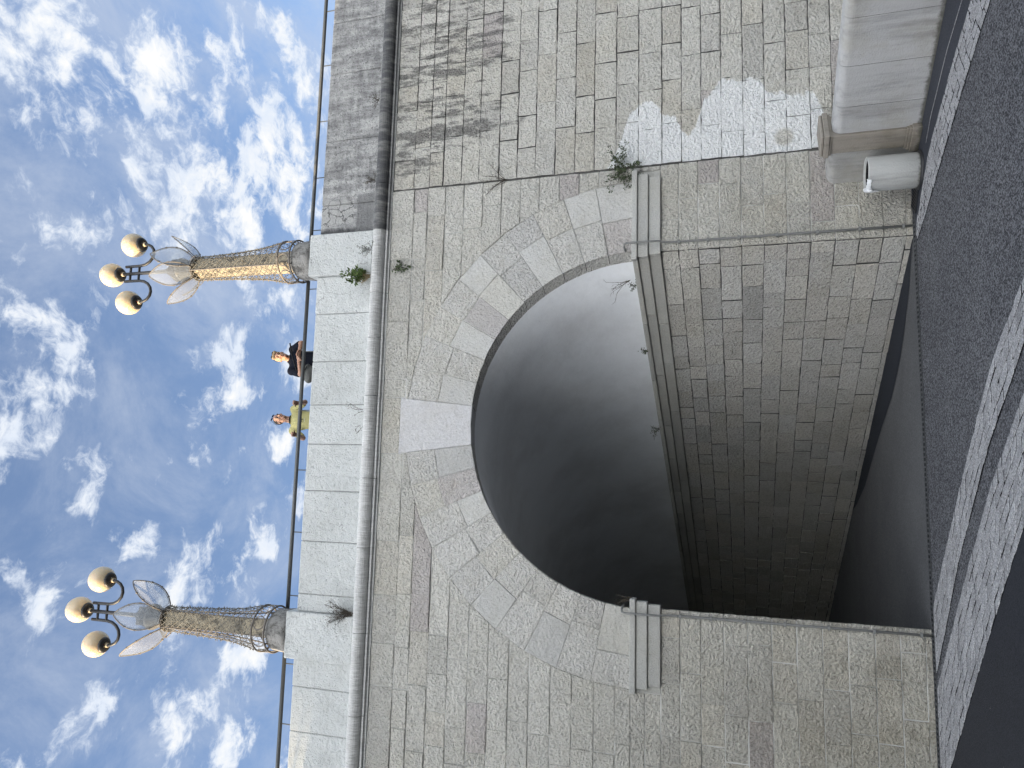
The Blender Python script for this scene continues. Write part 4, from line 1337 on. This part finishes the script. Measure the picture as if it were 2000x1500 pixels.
# slot drain across the tunnel mouth
dr = empty('slot_drain', (0, -.09, 0)); tag(dr, 'narrow slotted steel drain along the foot of the bridge', 'drain')
m = MB()
m.box((-8, -.055, .004), (3.42, -.043, .014)); m.box((-8, .043, .004), (3.42, .055, .014))
m.build('frame', MAT['steel'], dr)
m = MB(); x = -8
while x < 3.4:
    m.box((x, -.043, .004), (x + .022, .043, .0125)); x += .060
m.build('grating', MAT['steel'], dr)
m = MB(); m.box((-8, -.040, .001), (3.42, .040, .0035)); m.build('trench', MAT['black'], dr)
gr = empty('gully_grate', (3.60, -.23, 0)); tag(gr, 'small dark gully grate in the paving beside the litter bin', 'drain grate')
Mg = Matrix.Rotation(R(-40), 4, 'Z')
m = MB(); m.box((-.17, -.11, .004), (.17, .11, .016), Mg); m.build('pit', MAT['black'], gr)
m = MB()
for k in range(9): m.box((-.16 + k * .037, -.105, .012), (-.143 + k * .037, .105, .024), Mg)
m.box((-.17, -.118, .008), (.17, -.104, .025), Mg); m.box((-.17, .104, .008), (.17, .118, .025), Mg)
m.build('bars', MAT['dark'], gr)

# ------------------------------------------------------------------ plants
def leaf(mb, p, d, n, L, w, g):
    d = d.normalized(); s_ = d.cross(n)
    if s_.length < 1e-4: s_ = d.orthogonal()
    s_.normalize(); n2 = s_.cross(d)
    P = [p, p + d * L * .45 + s_ * w + n2 * L * .08, p + d * L, p + d * L * .45 - s_ * w + n2 * L * .08]
    mb.add(P, [(0, 1, 2, 3)], (g, g, g))
def plant(name, loc, label, cat, stems, L, leafL, leafW, per, lm, tm, spread=.6, up=(0, -.3, 1), rad=.003, seed=0, group=None, droop=0.0, branch=2):
    r_ = random.Random(seed)
    e = empty(name, loc); tag(e, label, cat, group)
    ms = MB(); ml = MB()
    for k in range(stems):
        d = (Vector(up) + Vector((r_.gauss(0, spread), r_.gauss(0, spread * .45), r_.gauss(0, spread)))).normalized()
        if d.y > .05: d.y = -d.y
        p = Vector((r_.gauss(0, .015), 0, r_.gauss(0, .015))); Ls = L * r_.uniform(.55, 1.1); pts = [p.copy()]
        ns = 7
        for j in range(ns):
            d = (d + Vector((r_.gauss(0, .16), r_.gauss(0, .08), r_.gauss(0, .16) - droop * .12))).normalized()
            p = p + d * Ls / ns
            if p.y > -.004: p.y = -.004
            pts.append(p.copy())
            if j > 0:
                for b in range(branch):
                    q = p.copy(); bd = (d + Vector((r_.gauss(0, .8), r_.gauss(0, .4), r_.gauss(0, .8)))).normalized()
                    if tm is not None and r_.random() < .7:
                        q2 = q + bd * Ls * .16; q2.y = min(q2.y, -.003)
                        ms.tube([q, q2], [rad * .6, rad * .3], 4); q = q2
                    for _ in range(per):
                        ld = (bd + Vector((r_.gauss(0, .7), r_.gauss(0, .5), r_.gauss(0, .7)))).normalized()
                        leaf(ml, q + Vector((r_.gauss(0, .01), -abs(r_.gauss(0, .008)), r_.gauss(0, .01))), ld, Vector((r_.gauss(0, .5), -1, r_.gauss(0, .5))), leafL * r_.uniform(.6, 1.2), leafW * r_.uniform(.7, 1.1), r_.uniform(.6, 1.3))
        ms.tube(pts, [rad * (1 - .7 * i / ns) for i in range(ns + 1)], 5)
    ms.build('stem', tm or lm, e)
    if ml.v: ml.build('foliage', lm, e)
    return e
plant('wall_bush', (4.42, -.028, 3.62), 'largest wall plant, a leafy dark bush in the long joint beside the impost', 'plant', 13, .34, .036, .011, 3, MAT['leaf'], MAT['twig'], .75, (.1, -.25, .35), .004, 3, droop=.5)
plant('wall_bush', (4.30, -.028, 3.70), 'thin drooping spray of dark leaves hanging below the bush at the impost', 'plant', 6, .30, .03, .010, 2, MAT['leaf'], MAT['twig'], .5, (-.5, -.2, -.5), .003, 4, droop=1.2)
plant('dry_twig', (4.44, -.026, 5.42), 'bare dry twigs springing from the long joint halfway up the wall', 'plant', 7, .36, .02, .004, 0, MAT['twig'], MAT['twig'], .38, (.12, -.2, 1), .0045, 5)
plant('wall_sprig', (3.16, -.02, 7.20), 'small dark sprig hanging under the cornice below the right lamp', 'plant', 3, .28, .05, .016, 2, MAT['leaf'], MAT['twig'], .25, (0, -.15, -1), .003, 6)
plant('wall_fern', (3.10, -.085, 7.56), 'bright green tuft with straw stalks at the left foot of the right lamp pillar', 'plant', 6, .36, .075, .014, 4, MAT['fern'], MAT['straw'], .22, (-.10, -.25, 1), .004, 7)
plant('dry_grass', (3.07, -.085, 7.555), 'straw coloured dry tuft below the bright green fern', 'plant', 22, .17, .04, .003, 1, MAT['straw'], MAT['straw'], .35, (-.05, -.3, 1), .003, 8)
plant('dry_twig', (3.50, -.09, 7.56), 'small dry weed at the foot of the right lamp pillar front', 'plant', 9, .17, .02, .006, 1, MAT['leaf'], MAT['twig'], .7, (0, -.3, .7), .003, 9)
plant('dry_shrub', (-1.99, -.08, 7.56), 'dense dry brown shrub at the right foot of the left lamp pillar', 'plant', 26, .38, .014, .005, 1, MAT['twig'], MAT['twig'], .26, (.10, -.15, 1), .0038, 10)
plant('dry_twig', (.98, -.085, 7.56), 'forked dry twig on the cornice below the man in the yellow t-shirt', 'plant', 3, .24, .02, .005, 1, MAT['twig'], MAT['twig'], .25, (.1, -.2, 1), .0035, 11)
plant('dry_twig', (.78, -.085, 7.56), 'short dry twig on the cornice left of the forked twig', 'plant', 2, .16, .02, .005, 1, MAT['twig'], MAT['twig'], .3, (-.1, -.2, 1), .003, 12)
plant('dry_twig', (4.62, -.085, 7.56), 'small grey weed on the stained cornice right of the right lamp', 'plant', 10, .15, .02, .006, 1, MAT['twig'], MAT['twig'], .6, (0, -.3, .8), .003, 13)
plant('dry_twig', (5.98, -.085, 7.56), 'small grey weed on the stained cornice near the right edge', 'plant', 9, .17, .02, .006, 1, MAT['twig'], MAT['twig'], .6, (0, -.3, .8), .003, 14)
plant('dry_root', (-1.49, -.05, 3.53), 'black dry roots on the left impost beside the pipe end', 'plant', 6, .18, .02, .004, 0, MAT['twig'], MAT['twig'], .3, (-.2, -.25, 1), .006, 15)
for i, (s, lab) in enumerate(((.55, 'dry weeds on the impost just inside the tunnel mouth'), (2.0, 'small weeds on the impost a few steps into the tunnel'), (4.2, 'leafy weeds on the impost deep inside the tunnel'))):
    P = Vector((XR, 0, 3.52)) + TD * s + TN * .09
    plant('dry_twig', P, lab, 'plant', 7, .17 if i == 2 else .10, .025, .006, 1, MAT['leaf'], MAT['twig'], .6, (-.5, -.2, .8), .004, 20 + i)
P = Vector((XR, 0, 3.6)) + TD * .42 + TN * .11
plant('dry_root', P, 'tangle of dry roots climbing the vault at its springing', 'plant', 6, .42, .02, .004, 0, MAT['twig'], MAT['twig'], .13, (-.34, .05, 1), .0035, 30, branch=1)

# ------------------------------------------------------------------ light: low sun from the left along the facade, sky with broken cloud
SUN_AZ, SUN_EL = R(12.0), R(8.0)                    # azimuth measured from -x towards -y
sd = Vector((-math.cos(SUN_AZ) * math.cos(SUN_EL), -math.sin(SUN_AZ) * math.cos(SUN_EL), math.sin(SUN_EL)))
sun = bpy.data.lights.new('sun', 'SUN'); sun.energy = 5.0; sun.angle = R(.5); sun.color = (1.0, .76, .46)
so = bpy.data.objects.new('sun', sun); COL.objects.link(so)
so.rotation_euler = sd.to_track_quat('Z', 'Y').to_euler()

# added unseen blockers: keep low sun off the bridge, dim the low sky
RISE = math.tan(SUN_EL) / math.cos(SUN_AZ)
def blocker(name, x0, x1, y0, y1, H, label, rail=None):  # rail: height span of the added shade bar
    e = empty(name, ((x0 + x1) / 2, (y0 + y1) / 2, 0)); tag(e, label, 'light_blocker')
    w, d = (x1 - x0) / 2, (y1 - y0) / 2
    m = MB(); m.box((-w, -d, 0), (w, d, H)); m.box((-w - .1, -d - .02, H - .8), (w + .1, d + .02, H - .4)); m.build('wall', MAT['light_blocker'], e)
    for fl in range(int(H // 3.2)):
        y = -d + 1.6
        while y < d - 1.2:
            m = MB(); m.box((w - .02, y - .55, fl * 3.2 + 1.0), (w + .03, y + .55, fl * 3.2 + 2.4)); m.build('window', MAT['glass'], e)
            y += 2.8
    if rail:
        m = MB(); m.box((w - .06, -d, H + rail[0]), (w - .01, d, H + rail[1])); m.box((w - .06, -d, H), (w - .01, -d + .05, H + rail[0])); m.box((w - .06, d - .05, H), (w - .01, d, H + rail[0])); m.build('shade_bar', MAT['rail'], e)  # added bar casts the dark stripe through the sun strip
    return e
XN = -9.0
yn = -(abs(XN) - 2.62) * math.tan(SUN_AZ)
blocker('added_sun_screen', XN - .35, XN, -4.2, yn, 9.12 + (abs(XN) + 3.5) * RISE, 'added plain sun screen out of frame left of the bridge, shading the facade')
blocker('added_sun_ledge', XN - 3, XN, yn + .01, -.06, 8.06 + (abs(XN) - 2.75) * RISE, 'added plain ledge out of frame beside the bridge, shaping the sun strip', (.13, .17))  # unseen, shaped so one strip of sun reaches the parapet
XB = -42.0
blocker('added_far_blocker', XB - 10, XB, -40, -10.2, 9.0 + (abs(XB) + 4) * RISE, 'added tall house out of frame down the street, casting the shade')
blocker('added_rear_blocker', -26, 9, -36, -27, 11.0, 'added long house across the street behind the viewer')  # unseen, added to darken the lower facade

W = bpy.data.worlds.new('World'); S.world = W; W.use_nodes = True
t = W.node_tree; t.nodes.clear()
class WN(NT):
    def __init__(s, tree): s.t = tree
w = WN(t)
out = t.nodes.new('ShaderNodeOutputWorld')
skyn = w.n('ShaderNodeTexSky', sky_type='NISHITA')
skyn.sun_disc = False; skyn.sun_elevation = SUN_EL
skyn.sun_rotation = math.atan2(sd.x, sd.y)
skyn.air_density = 1.0; skyn.dust_density = .6; skyn.ozone_density = 1.6
D = w.n('ShaderNodeTexCoord').outputs['Generated']
dx, dy, dz = sep(w, D)
zz = w.math('ADD', w.math('MAXIMUM', dz, 0.0), .08)
px = w.math('DIVIDE', dx, zz); py = w.math('DIVIDE', dy, zz)
P = w.n('ShaderNodeCombineXYZ', {0: px, 1: py, 2: 0.0}).outputs[0]
warp = w.n('ShaderNodeTexNoise', {'Vector': P, 'Scale': 5.0, 'Detail': 4, 'Roughness': .6}).outputs['Color']
PW = w.n('ShaderNodeVectorMath', {0: P, 1: w.scale(w.n('ShaderNodeVectorMath', {0: warp, 1: (.5, .5, .5)}, operation='SUBTRACT').outputs[0], (.11, .11, 0))}, operation='ADD').outputs[0]
n1 = w.noise(PW, 11.0, 13, .66)
n2 = w.noise(PW, 2.6, 6, .5)
wis = w.noise(w.scale(P, (1.0, .75, 1)), 4.2, 10, .66, .4)
blobs = [(.553, .698, .125), (.60, .76, .07), (.66, .90, .09), (.62, .97, .07), (.741, 1.038, .06), (.865, 1.197, .085), (.471, 1.014, .135), (.44, 1.08, .115), (.52, 1.10, .09), (.677, 1.193, .085), (.60, 1.25, .085), (.149, .723, .105), (.10, .70, .06), (-.024, .811, .042), (-.17, .804, .045),
         (.165, 1.116, .055), (.02, 1.058, .03), (-.18, 1.044, .062), (-.223, 1.177, .062), (-.332, 1.207, .078), (-.348, .886, .055), (-.411, 1.044, .05), (.077, 1.263, .04), (-.141, 1.247, .042), (-.034, 1.331, .045), (-.103, .943, .035), (.223, 1.096, .05), (.80, 1.296, .10), (-.445, 1.164, .06), (.33, 1.27, .06), (.21, 1.30, .05), (.35, .78, .05)]
acc = None
for (bx, by, br) in blobs:
    d = w.n('ShaderNodeVectorMath', {0: PW, 1: (bx, by, 0)}, operation='DISTANCE').outputs['Value']
    g = w.ramp(d, br * .15, br * 1.8, 1.0, 0.0)
    acc = g if acc is None else w.math('MAXIMUM', acc, g)
front = w.ramp(dy, -.1, .35)
# cloud density: placed heaps in the part of the sky over the bridge, free noise elsewhere
bias = w.math('ADD', w.math('MULTIPLY', w.math('MULTIPLY', acc, front), .37), w.math('MULTIPLY', w.math('SUBTRACT', 1.0, front), .18))
den = w.math('ADD', w.math('ADD', w.math('MULTIPLY', w.math('SUBTRACT', n1, .5), 2.1), w.math('MULTIPLY', w.math('SUBTRACT', n2, .5), .5)), w.math('ADD', bias, .28))
mask = w.ramp(den, .42, .76, 0, .97)
veil = w.math('MULTIPLY', w.ramp(w.math('ADD', wis, w.math('MULTIPLY', w.ramp(px, -.2, .8), .10)), .40, .78), .60)
skyc = w.mix(1.0, skyn.outputs[0], (1.62, 1.58, 1.80), 'MULTIPLY')
skyc = w.mix(.10, skyc, (2.1, 2.5, 3.4))
SK = w.mix(1.0, skyc, (1, 1, 1), 'MULTIPLY')
# clouds are sunlit: brightest on the sunward and southern side of the sky, behind the viewer
back = w.ramp(w.math('ADD', w.math('MULTIPLY', dy, .72), w.math('MULTIPLY', dx, .55)), .12, -.62)
low = w.ramp(dz, .62, .25)
core = w.ramp(den, .55, 1.0)
shade = w.noise(PW, 6.0, 5, .6)
CLD = w.mix(w.math('MULTIPLY', core, w.ramp(shade, .36, .56)), (3.7, 4.05, 4.6), (5.0, 4.93, 4.75))
CLD = w.mix(back, CLD, (50., 48.6, 45.6))
veilc = w.mix(back, (2.8, 3.15, 3.8), (27., 26.6, 25.6))
c = w.mix(veil, SK, veilc)
c = w.mix(mask, c, CLD)
bg = w.n('ShaderNodeBackground', {0: c, 1: .10})
t.links.new(bg.outputs[0], out.inputs[0])

# ------------------------------------------------------------------ camera (the photograph was taken with the phone on its side: rolled 90 degrees)
yaw, pitch, roll, fpx = R(7.81862), R(17.21002), R(.80923), 1439.364
cy, sy, cp, sp = math.cos(yaw), math.sin(yaw), math.cos(pitch), math.sin(pitch)
fwd = Vector((sy * cp, cy * cp, sp)); rgt = Vector((cy, -sy, 0)); dwn = fwd.cross(rgt)
r2 = rgt * math.cos(roll) + dwn * math.sin(roll); d2 = -rgt * math.sin(roll) + dwn * math.cos(roll)
cam = bpy.data.cameras.new('camera'); cam.sensor_width = 36; cam.lens = fpx / 2000 * 36; cam.clip_start = .05; cam.clip_end = 2000
co_ = bpy.data.objects.new('camera', cam); COL.objects.link(co_)
X, Y, Z = d2, r2, -fwd
co_.matrix_world = Matrix(((X.x, Y.x, Z.x, 0), (X.y, Y.y, Z.y, -10.0), (X.z, Y.z, Z.z, 2.105), (0, 0, 0, 1)))
S.camera = co_
S.view_settings.view_transform = 'Standard'; S.view_settings.look = 'None'; S.view_settings.exposure = 1.1; S.view_settings.gamma = 1.0
S.cycles.max_bounces = 8; S.cycles.transparent_max_bounces = 16
S.cycles.use_denoising = True
